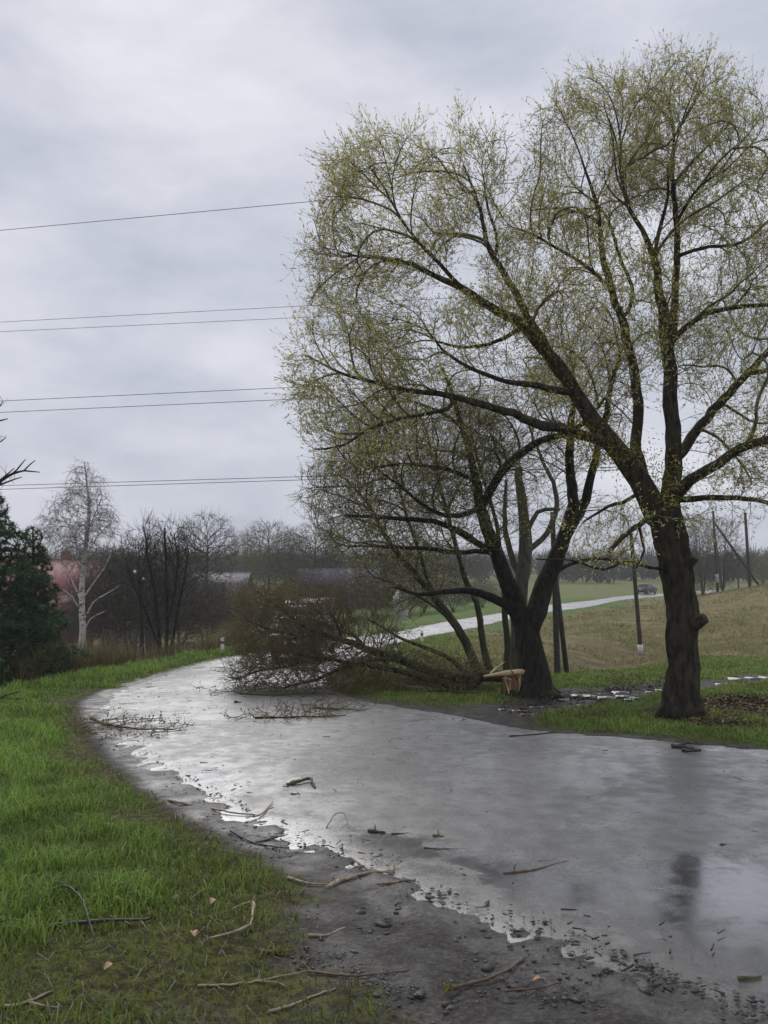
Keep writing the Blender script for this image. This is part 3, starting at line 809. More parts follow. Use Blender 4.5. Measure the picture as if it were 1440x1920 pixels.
def mk_tree(name, tr, base, label, cat, mats, group=None, leaves=None, limb_parts=True, trunk_rough=0.16, trunk_k=22, moss=None, trunk_paths=(0,), zf=0.18, tfreq=9.0, flare=0.0):
    base = np.asarray(base, float)
    root = empty(name, base); tag(root, label, cat, group)
    for i, (pp, rr) in enumerate(tr.paths):
        mb = MB()
        if i in trunk_paths:
            V, Fq, Ft = tube_np(pp, rr, trunk_k, trunk_rough, tr.seed, zf, tfreq)
        else:
            V, Fq, Ft = tube_np(pp, rr, 12 if rr.max() > 0.06 else 7, trunk_rough * 0.7 if rr.max() > 0.05 else 0, tr.seed + i, 0.6, 7.0)
        if i == 0 and flare:
            c0 = pp[0]; hgt = V[:, 2] - base[2]; fx = V[:, 0] - c0[0]; fy = V[:, 1] - c0[1]; th = np.arctan2(fy, fx)
            kf = 1 + flare * np.exp(-np.maximum(hgt, 0) / .22) * (.45 + .55 * np.sin(th * 5 + 1.3 * np.sin(th * 2)))
            V[:, 0] = c0[0] + fx * kf; V[:, 1] = c0[1] + fy * kf
        mesh_np('trunk' if i in trunk_paths else 'limb', V, [Fq, Ft], mats[0], root, off=base)
    V, Fq = tr.crown_mesh()
    cr = mesh_np('crown', V, Fq, mats[1], root, off=base); tag(cr, kind='stuff')
    nlf = 0
    if leaves and hasattr(tr, 'tw'):
        a, b_, c, dd, dl = tr.tw
        rng = tr.rng
        idx = np.repeat(np.arange(len(b_)), (rng.random(len(b_)) + leaves['p']).astype(int))
        f = rng.random((len(idx), 1))
        pos = a[idx] * (1 - f) + b_[idx] * f
        V, Fl = leaf_quads(pos, dl[idx] * 1.2, leaves['l'] * (0.6 + 0.8 * rng.random(len(idx))), leaves['w'] * (0.7 + 0.6 * rng.random(len(idx))), rng)
        g = rng.random((len(idx), 1))
        c0, c1 = np.array(leaves['c'][0]), np.array(leaves['c'][1])
        tint = c0 * (1 - g) + c1 * g
        cp = fbm(pos[:, 0] * 0.9, pos[:, 2] * 0.9, 101, 2)[:, None]
        tint = tint * (0.65 + 0.7 * cp)
        lf = mesh_np('leaves', V, [Fl], M['leaf'], cr, tint=np.repeat(tint, 4, 0), off=base); tag(lf, kind='stuff')
        nlf = len(idx)
    if moss is not None and len(moss):
        rng = tr.rng; Vs = []; Ts = []
        pos = np.concatenate([c + rng.normal(0, 1, (n, 3)) * np.array(sz) for c, sz, n in moss])
        V, Fl = leaf_quads(pos, rng.normal(0, 1, pos.shape) + np.array([0, 0, 0.4]), 0.055 * (0.5 + rng.random(len(pos))), 0.009, rng)
        g = rng.random((len(pos), 1))
        tint = np.array([0.14, 0.135, 0.02]) * (1 - g) + np.array([0.42, 0.37, 0.05]) * g
        mo_ = mesh_np('shoot_tufts', V, [Fl], M['leaf'], root, tint=np.repeat(tint, 4, 0), off=base); tag(mo_, kind='stuff')
    print(name, 'nodes', len(tr.pos), 'tw', len(tr.tw[0]) if hasattr(tr, 'tw') else 0, 'leaves', nlf, 'mesh', len(Fq[0]), round(time.time() - T0, 1))
    return root
def px(rows, Yd, pscale=None):
    """rows (px,py,dY,r in photo px) -> x,y,z,r in metres"""
    o = []
    for a, b_, dy, r in rows:
        Y = Yd + dy
        o.append([*P3(a, b_, Y), r * Y / F * LIMBF])
    return o
LIMBF = 1.0

# ---- the tall willow by the near right verge
Y1 = float(G([(1278, 1343)])[0][1])
w1 = Tree(11, 0.17)
w1.limb(px([(1279, 1352, 0, 38), (1280, 1325, 0, 33), (1282, 1280, 0, 29), (1284, 1230, 0, 28), (1282, 1170, 0, 28), (1275, 1110, 0, 28), (1264, 1050, 0, 29), (1250, 1000, 0, 31), (1246, 965, 0, 28)], Y1), 0.1)
LIMBF = 0.78
w1.limb(px([(1242, 985, -.1, 30), (1205, 920, -.2, 27), (1170, 866, -.3, 24), (1120, 800, -.4, 21), (1080, 740, -.5, 17), (1030, 670, -.5, 15), (980, 612, -.5, 12.5), (930, 580, -.5, 10.5), (880, 552, -.5, 9), (830, 526, -.5, 7), (770, 495, -.4, 5), (700, 480, -.3, 3.2), (640, 480, -.2, 2)], Y1))
w1.limb(px([(1255, 985, .1, 28), (1262, 900, .1, 22), (1259, 820, .1, 19), (1257, 740, .1, 17), (1250, 660, .1, 15.5), (1243, 610, .1, 14), (1235, 540, .1, 11), (1226, 485, .1, 9), (1205, 430, 0, 6), (1180, 388, 0, 5), (1166, 330, 0, 3.6), (1160, 260, 0, 2.2)], Y1))
w1.limb(px([(1250, 655, .1, 11), (1262, 570, .3, 9), (1270, 480, .5, 8), (1266, 400, .5, 6.5), (1262, 330, .5, 5.2), (1262, 260, .5, 3.6), (1255, 190, .5, 2)], Y1))
w1.limb(px([(1226, 485, .1, 5.5), (1236, 430, .2, 5), (1252, 370, .2, 3.8), (1250, 320, .2, 2.6)], Y1))
w1.limb(px([(1205, 922, .2, 17), (1196, 860, .5, 14), (1195, 770, .6, 12.5), (1184, 660, .6, 11), (1170, 600, .6, 10), (1147, 535, .6, 8.5), (1129, 475, .6, 7), (1124, 420, .6, 5.5), (1112, 360, .6, 4), (1090, 300, .6, 2.4)], Y1))
w1.limb(px([(1147, 540, .6, 5), (1100, 500, .3, 4.5), (1050, 468, 0, 3.6), (1000, 440, -.2, 2.6), (960, 425, -.3, 1.8)], Y1))
w1.limb(px([(1170, 600, .6, 5), (1188, 540, .9, 4.6), (1160, 480, 1.2, 4), (1130, 400, 1.4, 3), (1080, 350, 1.5, 2)], Y1))
w1.limb(px([(1060, 715, -.5, 13), (1000, 610, -.1, 11), (962, 545, 0, 9), (925, 485, .1, 7), (906, 420, .2, 5), (888, 360, .2, 3.4), (868, 310, .2, 2)], Y1))
w1.limb(px([(925, 487, .1, 4), (930, 440, .3, 3.6), (915, 390, .4, 3), (905, 330, .4, 2)], Y1))
w1.limb(px([(880, 553, -.5, 6), (840, 510, -.6, 5), (800, 470, -.7, 4.2), (750, 410, -.7, 3), (735, 350, -.7, 2)], Y1))
w1.limb(px([(1140, 828, -.4, 13), (1080, 806, -.6, 12), (1000, 792, -.8, 11), (940, 770, -.9, 9.5), (870, 750, -1, 8), (800, 736, -1.1, 6.5), (735, 728, -1.1, 5.5), (660, 705, -1.1, 4), (620, 690, -1.1, 3), (570, 665, -1.1, 2)], Y1))
w1.limb(px([(850, 747, -1, 5.5), (840, 768, -1.2, 5), (771, 781, -1.4, 4.5), (701, 803, -1.5, 4), (646, 836, -1.6, 3), (590, 842, -1.6, 2)], Y1))
w1.limb(px([(1070, 735, -.5, 9), (1010, 722, -.8, 8), (950, 715, -1.1, 6), (880, 690, -1.3, 4.4), (830, 655, -1.4, 3.2), (790, 600, -1.4, 2)], Y1))
w1.limb(px([(980, 612, -.5, 6), (930, 640, -.2, 4.6), (870, 650, 0, 3.6), (810, 640, .1, 2.6)], Y1))
w1.limb(px([(1262, 935, -.1, 15), (1310, 892, -.4, 13), (1370, 852, -.6, 11.5), (1440, 828, -.7, 10), (1530, 800, -.8, 7), (1600, 740, -.8, 4)], Y1))
w1.limb(px([(1262, 870, .2, 13), (1292, 820, .4, 12), (1332, 772, .5, 11), (1380, 722, .6, 9.5), (1440, 660, .7, 7.5), (1510, 590, .8, 5), (1560, 500, .8, 3)], Y1))
w1.limb(px([(1400, 700, .6, 6), (1450, 690, .3, 5.5), (1520, 640, 0, 4)], Y1))
w1.limb(px([(1282, 935, 0, 8), (1340, 934, -.5, 7), (1400, 935, -.9, 6), (1460, 945, -1.2, 4.5), (1520, 960, -1.3, 3)], Y1))
w1.limb(px([(1252, 655, .1, 8), (1290, 612, 0, 7), (1340, 584, -.1, 6), (1391, 573, -.2, 5.4), (1440, 572, -.2, 4.5), (1500, 560, -.3, 3)], Y1))
w1.limb(px([(1270, 480, .5, 5), (1330, 462, .6, 4.2), (1390, 455, .7, 3.6), (1440, 415, .7, 2.6)], Y1))
w1.limb(px([(1264, 340, .5, 4), (1300, 300, .6, 3.4), (1340, 260, .7, 2.4)], Y1))
w1.limb(px([(1268, 420, .5, 4.4), (1310, 350, .3, 3.4), (1360, 320, .2, 2.4)], Y1))
w1.limb(px([(1240, 955, -.4, 8), (1200, 985, -.9, 7), (1165, 1010, -1.1, 6), (1140, 1032, -1.2, 5)], Y1))
w1.limb(px([(1192, 990, -.9, 4), (1205, 1030, -1.0, 3), (1192, 1065, -1.0, 1.6)], Y1))
w1.limb(px([(1232, 1072, -.2, 4), (1180, 1052, -.5, 3.4), (1132, 1068, -.6, 3), (1070, 1050, -.6, 2.4), (1005, 1048, -.6, 1.6)], Y1))
w1.limb(px([(1185, 940, -.3, 5), (1140, 952, -.4, 4), (1095, 978, -.5, 2.6)], Y1))
w1.limb(px([(1276, 1172, 0, 20), (1306, 1170, -.25, 17), (1322, 1160, -.35, 13)], Y1), 0.05)
w1.limb(px([(1268, 1078, 0, 15), (1288, 1062, -.2, 12), (1302, 1046, -.3, 11)], Y1), 0.05)
NPATH1 = len(w1.paths)
rg1 = np.random.default_rng(5)
MUL = 2.6
def _m(*a): return lobe(*a[:6], int(a[6] * MUL), *a[7:])
A = [_m(742, 410, Y1 - .4, 155, 148, 1.7, 2300, rg1), _m(880, 340, Y1 + .1, 78, 88, 1.3, 620, rg1), _m(650, 510, Y1 - .4, 75, 78, 1.1, 420, rg1),
     _m(672, 700, Y1 - 1.1, 135, 128, 1.4, 1500, rg1), _m(790, 660, Y1 - .9, 120, 90, 1.3, 650, rg1),
     _m(1112, 318, Y1 + .5, 142, 145, 1.8, 1750, rg1), _m(1265, 262, Y1 + .4, 130, 135, 1.8, 1500, rg1), _m(1350, 330, Y1 + .5, 85, 120, 1.6, 620, rg1),
     _m(1400, 560, Y1 + .1, 190, 250, 2.0, 1800, rg1, 0.25), _m(1480, 800, Y1 - .3, 170, 160, 1.7, 700, rg1, 0.25),
     _m(1010, 500, Y1 + .1, 110, 110, 1.3, 480, rg1, 0.2), _m(1110, 620, Y1, 150, 190, 1.7, 560, rg1, 0.2), _m(930, 620, Y1 - .6, 90, 80, 1.1, 300, rg1, 0.2),
     _m(1340, 940, Y1 - .5, 110, 70, 1.2, 160, rg1, 0.2), _m(1150, 990, Y1 - .8, 80, 60, .8, 90, rg1, 0.2), _m(700, 820, Y1 - 1.5, 130, 40, .7, 220, rg1, .2)]
O1 = P3(1140, 860, Y1)
SH = [shellp(742, 410, Y1 - .4, 158, 150, 1.7, 90, rg1), shellp(880, 340, Y1 + .1, 78, 90, 1.3, 36, rg1), shellp(650, 510, Y1 - .4, 75, 78, 1.1, 30, rg1), shellp(672, 700, Y1 - 1.1, 135, 128, 1.4, 80, rg1), shellp(790, 660, Y1 - .9, 120, 90, 1.3, 40, rg1),
      shellp(1112, 318, Y1 + .5, 142, 146, 1.8, 80, rg1), shellp(1265, 262, Y1 + .4, 130, 136, 1.8, 70, rg1), shellp(1350, 330, Y1 + .5, 90, 125, 1.6, 40, rg1), shellp(1400, 560, Y1 + .1, 190, 250, 2.0, 70, rg1), shellp(1480, 800, Y1 - .3, 170, 160, 1.7, 40, rg1), shellp(1010, 500, Y1 + .1, 110, 110, 1.3, 26, rg1)]
w1.grow(np.concatenate(SH), infl=2.4, kill=0.3, inertia=.7, trop=(0, 0, 0.05), iters=60, jit=0.05, step=0.17, radial=O1, rw=.6)
w1.grow(np.concatenate(A), infl=.9, kill=0.105, inertia=0.6, trop=(0, 0, 0.08), iters=80, jit=0.08, step=0.14, radial=O1, rw=.55)
w1.finish(0.0028, 1.95)
w1.twiglets(1.6, 0.012, (0.14, 0.44), 0.33, 0.08, 2, 0.0018, radial=O1, rw=.5)
WLEAF = {'p': 1.7, 'l': 0.058, 'w': 0.0088, 'c': ((0.36, 0.335, 0.095), (0.70, 0.66, 0.28))}
b1 = G([(1278, 1343)])[0]
tuft = [(P3(1000, 640, Y1 - .6), (.22, .15, .25), 700), (P3(950, 600, Y1 - .6), (.18, .12, .15), 350), (P3(1140, 850, Y1 - .4), (.28, .2, .14), 1300), (P3(1085, 815, Y1 - .6), (.22, .15, .10), 500),
        (P3(1222, 490, Y1), (.14, .12, .16), 500), (P3(1170, 500, Y1 + .4), (.2, .12, .15), 250), (P3(1240, 900, Y1 - .2), (.22, .2, .28), 700), (P3(1255, 620, Y1), (.12, .12, .3), 300), (P3(1060, 720, Y1 - .5), (.18, .12, .2), 400), (P3(930, 730, Y1 - .9), (.4, .15, .15), 350)]
mk_tree('willow_tree', w1, (b1[0], b1[1], b1[2] - 0.06), 'tallest willow, thick dark trunk with sawn stubs, standing at the right road verge', 'tree', (M['bark_willow'], M['twig_willow']), None, WLEAF, moss=tuft, trunk_rough=0.15, trunk_k=64, tfreq=13.0, zf=0.12, flare=0.35)

# ---- the dark forked willow next to the broken stump
b2 = G([(1004, 1302)])[0]; Y2 = float(b2[1])
w2 = Tree(23, 0.19); LIMBF = 0.95
w2.limb(px([(1008, 1312, 0, 40), (1004, 1285, 0, 33), (1000, 1245, 0, 28), (992, 1205, 0, 25), (988, 1172, 0, 22), (986, 1150, 0, 10)], Y2), 0.1)
w2.limb(px([(990, 1205, 0, 18), (980, 1168, 0, 20), (962, 1122, -.1, 18), (940, 1060, -.2, 15), (917, 1002, -.3, 13), (902, 952, -.3, 11), (893, 908, -.3, 9), (884, 860, -.2, 7), (866, 800, 0, 5.5), (848, 740, .1, 4), (828, 690, .2, 2.6)], Y2))
w2.limb(px([(991, 1205, 0, 18), (997, 1162, 0, 21), (1012, 1112, .1, 19), (1040, 1052, .2, 17), (1056, 1010, .3, 14), (1074, 945, .4, 11), (1071, 870, .5, 9), (1072, 800, .5, 7), (1076, 740, .5, 5), (1070, 670, .5, 3.4)], Y2))
w2.limb(px([(1054, 1022, .3, 11), (1090, 952, .1, 9.5), (1110, 882, 0, 8), (1122, 835, -.1, 6.5), (1148, 720, -.1, 5), (1166, 650, -.1, 3)], Y2))
w2.limb(px([(903, 950, -.3, 9), (938, 888, -.5, 8.5), (1000, 832, -.7, 7.5), (1060, 812, -.7, 6), (1100, 790, -.6, 4), (1140, 740, -.5, 2.5)], Y2))
w2.limb(px([(920, 1035, -.3, 7), (880, 1006, -.6, 6.5), (840, 986, -.8, 5.6), (780, 975, -1, 4.8), (700, 970, -1.1, 3.6), (645, 966, -1.1, 2.2)], Y2))
w2.limb(px([(930, 1040, -.2, 6), (905, 1035, -.4, 5), (850, 1035, -.6, 4.6), (780, 1028, -.8, 4), (690, 1024, -.9, 2.6)], Y2))
w2.limb(px([(968, 1150, 0, 10), (932, 1122, -.2, 9), (885, 1106, -.4, 7), (835, 1108, -.6, 5.5), (780, 1112, -.7, 3.6), (740, 1100, -.7, 2.2)], Y2))
w2.limb(px([(900, 950, -.3, 6), (860, 965, -.7, 5), (815, 960, -.9, 4), (760, 920, -1, 3), (720, 890, -1, 2)], Y2))
w2.limb(px([(893, 905, -.3, 5), (840, 880, -.5, 4.4), (760, 870, -.7, 3.4), (690, 880, -.8, 2.2)], Y2))
w2.limb(px([(866, 800, 0, 4), (820, 770, -.1, 3.2), (760, 750, -.2, 2)], Y2))
w2.limb(px([(1020, 1095, .1, 6), (1060, 1062, .3, 4), (1120, 1048, .5, 3), (1180, 1060, .6, 1.8)], Y2))
rg2 = np.random.default_rng(6)
A = [lobe(800, 830, Y2 - .5, 190, 130, 1.7, 6075, rg2, .3), lobe(1090, 720, Y2 + .2, 110, 170, 1.5, 2925, rg2, .3), lobe(860, 980, Y2 - .6, 150, 70, 1.2, 1890, rg2, .2), lobe(690, 980, Y2 - 1, 90, 80, 1.0, 1890, rg2, .3),
     lobe(960, 820, Y2, 120, 110, 1.4, 1890, rg2, .2), lobe(1110, 1010, Y2 + .4, 90, 60, .9, 540, rg2, .2)]
w2.grow(np.concatenate([shellp(800, 830, Y2 - .5, 190, 130, 1.7, 70, rg2), shellp(1090, 720, Y2 + .2, 110, 170, 1.5, 45, rg2), shellp(690, 980, Y2 - 1, 90, 80, 1.0, 30, rg2)]), infl=2.6, kill=.35, inertia=.7, iters=50, jit=.05, radial=P3(985, 1080, Y2), rw=.55)
w2.grow(np.concatenate(A), infl=1.2, kill=0.115, inertia=0.6, jit=.08, trop=(0, 0, 0.05), iters=60, radial=P3(985, 1080, Y2), rw=.5)
w2.finish(0.0042, 2.15)
w2.twiglets(1.5, 0.013, (0.18, 0.46), 0.4, 0.12, 2, 0.0028)
mk_tree('willow_tree', w2, (b2[0], b2[1], b2[2] - 0.05), 'black-barked willow forking low into a V, beside the splintered stump', 'tree', (M['bark_dark'], M['twig_willow']), None,
        {'p': 0.6, 'l': 0.06, 'w': 0.009, 'c': ((0.28, 0.26, 0.07), (0.55, 0.52, 0.2))}, trunk_rough=0.12, trunk_k=48, tfreq=11.0, zf=0.14, flare=0.45)

# ---- pale trunk with a snapped top behind it
b3 = np.array([*P3(972, 1255, 24.5)]); b3[2] = gz(b3[0], b3[1])
w3 = Tree(31, 0.22); Y3 = 24.5
w3.limb(px([(975, 1290, 0, 17), (972, 1200, 0, 15.5), (975, 1120, 0, 15), (983, 1060, 0, 14), (986, 1010, 0, 12.5), (979, 950, 0, 10), (973, 900, 0, 8), (972, 876, 0, 7)], Y3), .12)
w3.limb(px([(985, 1005, 0, 5), (1010, 960, -.3, 4.4), (1050, 955, -.5, 3)], Y3))
w3.limb(px([(980, 1085, 0, 7), (955, 1030, .3, 6), (945, 960, .4, 4.5), (950, 900, .5, 3)], Y3))
w3.limb(px([(984, 1040, 0, 6), (1030, 990, .3, 5.5), (1046, 930, .5, 4.6), (1020, 870, .6, 3.4), (1000, 820, .6, 2.4)], Y3))
w3.grow(np.concatenate([lobe(950, 920, Y3 + .3, 70, 90, 1.0, 600, rg2, .2), lobe(1030, 880, Y3 + .4, 90, 100, 1.2, 780, rg2, .2)]), infl=2, kill=.17, iters=40)
w3.finish(0.005,2.15); w3.twiglets(1.5, .013, (.2, .45), .5, .2, 2, .0045)
mk_tree('willow_tree', w3, b3, 'pale grey-green willow trunk with its top snapped off, behind the forked tree', 'tree', (M['bark_grey'], M['twig_willow']), None,
        {'p': 0.2, 'l': 0.06, 'w': 0.010, 'c': ((0.12, 0.12, 0.045), (0.24, 0.24, 0.10))}, trunk_rough=0.08, trunk_k=18)

# ---- many-stemmed mossy willow behind the fallen trunk
b4 = P3(905, 1262, 22.5); b4[2] = gz(b4[0], b4[1]); Y4 = 22.5
w4 = Tree(41, 0.24); LIMBF = 0.68
w4.limb(px([(912, 1290, 0, 17), (885, 1235, 0, 13), (856, 1175, 0, 11.5), (815, 1120, -.1, 10), (770, 1065, -.2, 8), (722, 1005, -.3, 6), (690, 945, -.3, 4.5), (650, 900, -.3, 3)], Y4), .15)
w4.limb(px([(925, 1288, .2, 15), (912, 1230, .2, 10), (903, 1180, .2, 9), (893, 1130, .3, 8), (870, 1075, .4, 7), (845, 990, .5, 6), (822, 900, .6, 4.6), (800, 810, .6, 3)], Y4), .15, join=False)
w4.limb(px([(950, 1285, .6, 12), (948, 1200, .7, 9), (945, 1120, .7, 8), (940, 1060, .7, 7), (930, 980, .8, 5.5), (900, 880, .8, 4), (880, 800, .8, 2.6)], Y4), .15, join=False)
w4.limb(px([(893, 1285, -.2, 10), (850, 1240, -.4, 7), (800, 1215, -.5, 5.5), (750, 1195, -.6, 4), (690, 1160, -.7, 2.6)], Y4), .15, join=False)
w4.limb(px([(815, 1120, -.1, 6), (790, 1050, .2, 5), (760, 960, .4, 4), (740, 880, .4, 2.6)], Y4))
w4.limb(px([(870, 1200, 0, 5), (830, 1150, -.4, 4), (770, 1110, -.7, 3), (700, 1080, -.9, 2)], Y4))
A = [lobe(660, 935, Y4 - .3, 100, 105, 1.5, 3348, rg2, .4), lobe(760, 960, Y4, 130, 120, 1.5, 2592, rg2, .2), lobe(850, 850, Y4 + .6, 120, 110, 1.4, 2268, rg2, .2), lobe(780, 1090, Y4 - .3, 120, 70, 1.2, 1188, rg2, .2), lobe(740, 840, Y4 + .3, 110, 70, 1.2, 1620, rg2, .3)]
w4.grow(np.concatenate([shellp(660, 935, Y4 - .3, 105, 110, 1.5, 45, rg2), shellp(760, 960, Y4, 130, 120, 1.5, 40, rg2), shellp(850, 850, Y4 + .6, 120, 110, 1.4, 36, rg2)]), infl=3, kill=.4, inertia=.7, iters=50, jit=.05, radial=P3(900, 1200, Y4), rw=.55)
w4.grow(np.concatenate(A), infl=1.4, kill=.13, inertia=.6, jit=.08, trop=(0, 0, .05), iters=60, radial=P3(900, 1200, Y4), rw=.5)
w4.finish(.0048,2.15); w4.twiglets(1.7, .014, (.2, .5), .4, .18, 2, .0043)
mk_tree('willow_tree', w4, b4, 'many-stemmed mossy willow leaning left behind the fallen trunk', 'tree', (M['bark_green'], M['twig_willow']), None,
        {'p': 0.8, 'l': 0.065, 'w': 0.010, 'c': ((0.28, 0.26, 0.07), (0.55, 0.53, 0.2))}, trunk_paths=(0, 1, 2, 3), trunk_rough=0.08, trunk_k=14)

# ---- the fallen willow across the road
YF = 19.4
gf = G([(940, 1300)])[0]
wf = Tree(51, 0.17); LIMBF = 0.85
wf.limb(px([(957, 1268, -.9, 14), (925, 1266, -.8, 13), (890, 1272, -.6, 12), (850, 1270, -.4, 11), (800, 1256, -.2, 10), (750, 1237, 0, 9), (690, 1216, .1, 8), (640, 1199, .2, 6.5), (595, 1186, .3, 5), (550, 1160, .4, 3.5), (510, 1130, .4, 2.2)], YF), .15)
wf.limb(px([(905, 1272, -.7, 10), (870, 1292, -.8, 8), (835, 1284, -.6, 7.5), (780, 1266, -.5, 6.5), (720, 1252, -.4, 5.5), (660, 1244, -.4, 4.5), (600, 1232, -.4, 3.4), (540, 1225, -.3, 2.2)], YF), .15)
wf.limb(px([(745, 1236, 0, 5), (700, 1238, -.4, 4.6), (640, 1255, -.7, 4), (590, 1275, -.9, 3.2), (530, 1290, -1, 2.2)], YF))
wf.limb(px([(640, 1199, .2, 4), (628, 1165, .3, 3.2), (612, 1135, .4, 2.2)], YF))
wf.limb(px([(690, 1216, .1, 4), (660, 1190, .6, 3.4), (630, 1180, 1, 2.6), (560, 1150, 1.2, 2)], YF))
wf.limb(px([(600, 1187, .3, 4), (560, 1190, .1, 3.4), (510, 1180, 0, 2.8), (465, 1165, 0, 2)], YF))
wf.limb(px([(590, 1232, -.4, 3), (540, 1250, -.6, 2.6), (480, 1260, -.8, 2), (445, 1275, -.9, 1.5)], YF))
rgf = np.random.default_rng(9)
A = [lobe(535, 1178, YF + .3, 102, 86, 1.5, 2500, rgf, .2, True), lobe(500, 1225, YF, 50, 42, .9, 600, rgf, .2, True), lobe(590, 1115, YF + .3, 60, 40, .8, 500, rgf, .2, True), lobe(520, 1262, YF - .6, 95, 42, .8, 837, rgf, .2, False), lobe(640, 1250, YF - .4, 100, 48, .8, 1350, rgf, .2, False), lobe(478, 1140, YF + .3, 45, 45, .8, 500, rgf, .3, False), lobe(745, 1255, YF - .3, 100, 42, .7, 945, rgf, .2, False),
     lobe(600, 1160, YF + .3, 75, 55, .9, 945, rgf, .2, False), lobe(840, 1262, YF - .5, 80, 34, .6, 432, rgf, .2, False), lobe(700, 1190, YF, 60, 40, .7, 324, rgf, .2, False)]
A = np.concatenate(A)
A = A[A[:, 2] > np.array([float(h0(q)) for q in A[:, 1]]) + 0.05]
wf.grow(A, infl=1.3, kill=.095, inertia=.55, trop=(-.05, 0, .0), iters=60, jit=.16, radial=P3(700, 1235, YF), rw=.5)
PZ = np.array(wf.pos)
lowz = h0(PZ[:, 1]) + 0.03
PZ[:, 2] = np.maximum(PZ[:, 2], lowz)
wf.pos = list(PZ)
wf.finish(.0046,1.95); wf.twiglets(1.7, .013, (.16, .46), .5, .08, 2, .0036, radial=P3(700, 1235, YF), rw=.5)
for k_ in (0, 1): wf.tw[k_][:, 2] = np.maximum(wf.tw[k_][:, 2], h0(wf.tw[k_][:, 1]) + .025)
mk_tree('fallen_willow', wf, gf, 'willow trunk snapped at the stump, its brushy crown blocking the road', 'fallen tree', (M['bark_green'], M['twig_brown']), None,
        {'p': 0.5, 'l': 0.045, 'w': 0.010, 'c': ((0.20, 0.16, 0.045), (0.40, 0.35, 0.11))}, trunk_rough=0.08, trunk_k=14, trunk_paths=(0, 1))

# ---------------------------------------------------------------- broken stump
sb = G([(966, 1302)])[0]
st = empty('broken_stump', sb); tag(st, 'splintered willow stump with bright torn wood below the forked tree', 'stump')
k = 26; an = np.arange(k) * 2 * math.pi / k
rr = 0.25 * (1 + 0.16 * np.sin(an * 3 + 1) + 0.10 * np.sin(an * 7))
hts = 0.30 + 0.18 * RNG.random(k) + 0.06 * np.cos(an)
q = np.arange(k)
front = np.clip(-np.sin(an) * 1.6, -1, 1)                    # torn open towards the road
V = np.concatenate([np.stack([np.cos(an) * rr * f, np.sin(an) * rr * f, zt], 1) for f, zt in ((1.3, np.full(k, -0.06)), (1.04, np.full(k, 0.10)), (1.0, np.where(front > .2, 0.10 + .06 * RNG.random(k), hts)), (0.94, np.where(front > .2, 0.08, hts - .03)))])
F1 = [np.stack([q + i * k, (q + 1) % k + i * k, (q + 1) % k + (i + 1) * k, q + (i + 1) * k], 1) for i in range(3)]
mesh_np('bark', V, F1, M['bark_willow'], st, smooth=False)
kk = 44; a2 = np.arange(kk) * 2 * math.pi / kk; r2 = 0.235 * (1 + .10 * RNG.normal(0, 1, kk)); h2 = .34 + .16 * RNG.random(kk)
V = np.concatenate([np.stack([np.cos(a2) * r2 * f, np.sin(a2) * r2 * f, zt], 1) for f, zt in ((1.0, np.full(kk, .0)), (1.0, h2 * .6), (.93, h2), (.6, h2 - .08 - .1 * RNG.random(kk)), (.2, .25 + .15 * RNG.random(kk)))] + [np.array([[0, 0, .3]])])
q2 = np.arange(kk); F1 = [np.stack([q2 + i * kk, (q2 + 1) % kk + i * kk, (q2 + 1) % kk + (i + 1) * kk, q2 + (i + 1) * kk], 1) for i in range(4)] + [np.stack([q2 + 4 * kk, (q2 + 1) % kk + 4 * kk, np.full(kk, 5 * kk)], 1)]
mesh_np('torn_heartwood', V, F1, M['orange_wood'], st, smooth=False)
def splinter(p0, p1, w, th, mat, name='splinter', parent=None, tipf=0.15):
    p0 = np.array(p0, float); p1 = np.array(p1, float); n_ = 5
    ax = p1 - p0; sd = np.cross(ax, (0, 1, 0.15)); sd /= np.linalg.norm(sd); tk = np.cross(sd, ax); tk /= np.linalg.norm(tk)
    V = []
    for i in range(n_):
        f = i / (n_ - 1); c = p0 + ax * f + np.array([0, 0, 0.02 * math.sin(f * 3)])
        ww = w * (1 - f * (1 - tipf)) * (0.85 + 0.3 * RNG.random()); tt = th * (1 - f * 0.7)
        V += [c - sd * ww - tk * tt, c + sd * ww * 0.9 - tk * tt, c + sd * ww + tk * tt, c - sd * ww * 0.8 + tk * tt]
    V = np.array(V); Fq = []
    for i in range(n_ - 1):
        for j in range(4): Fq.append([i * 4 + j, i * 4 + (j + 1) % 4, (i + 1) * 4 + (j + 1) % 4, (i + 1) * 4 + j])
    Fq += [[3, 2, 1, 0], [(n_ - 1) * 4, (n_ - 1) * 4 + 1, (n_ - 1) * 4 + 2, (n_ - 1) * 4 + 3]]
    return mesh_np(name, V, [np.array(Fq)], mat, parent, smooth=False)
kx = sb[1] / F
def sp(px_, py_, dy=0.0): return ((px_ - 966) * kx, dy, (1302 - py_) * kx)
slab = splinter(sp(990, 1256, -.20), sp(905, 1266, -.20), .060, .07, M['fresh_wood'], 'torn_slab', st, .35); slab['label'] = 'long bright torn slab bridging stump and fallen trunk'
for a, b_, w in [(((952, 1300), (944, 1268)), -.24, .016), (((968, 1302), (972, 1262)), -.27, .018), (((977, 1300), (985, 1266)), -.24, .016), (((956, 1272), (938, 1269)), -.26, .012)]:
    splinter(sp(*a[0], b_), sp(*a[1], b_ + .03), w, .012, M['fresh_wood'] if RNG.random() < .55 else M['orange_wood'], 'splinter', st)
for q_ in range(9):
    a_ = -math.pi / 2 + RNG.normal(0, .7); p_ = np.array([math.cos(a_) * .25, math.sin(a_) * .25, .02]); u_ = p_ * (1.05 + .25 * RNG.random()) + np.array([RNG.normal(0, .03), 0, .28 + .22 * RNG.random()])
    splinter(p_, u_, .006 + .008 * RNG.random(), .006, M['fresh_wood'] if q_ % 3 else M['orange_wood'], 'splinter', st)
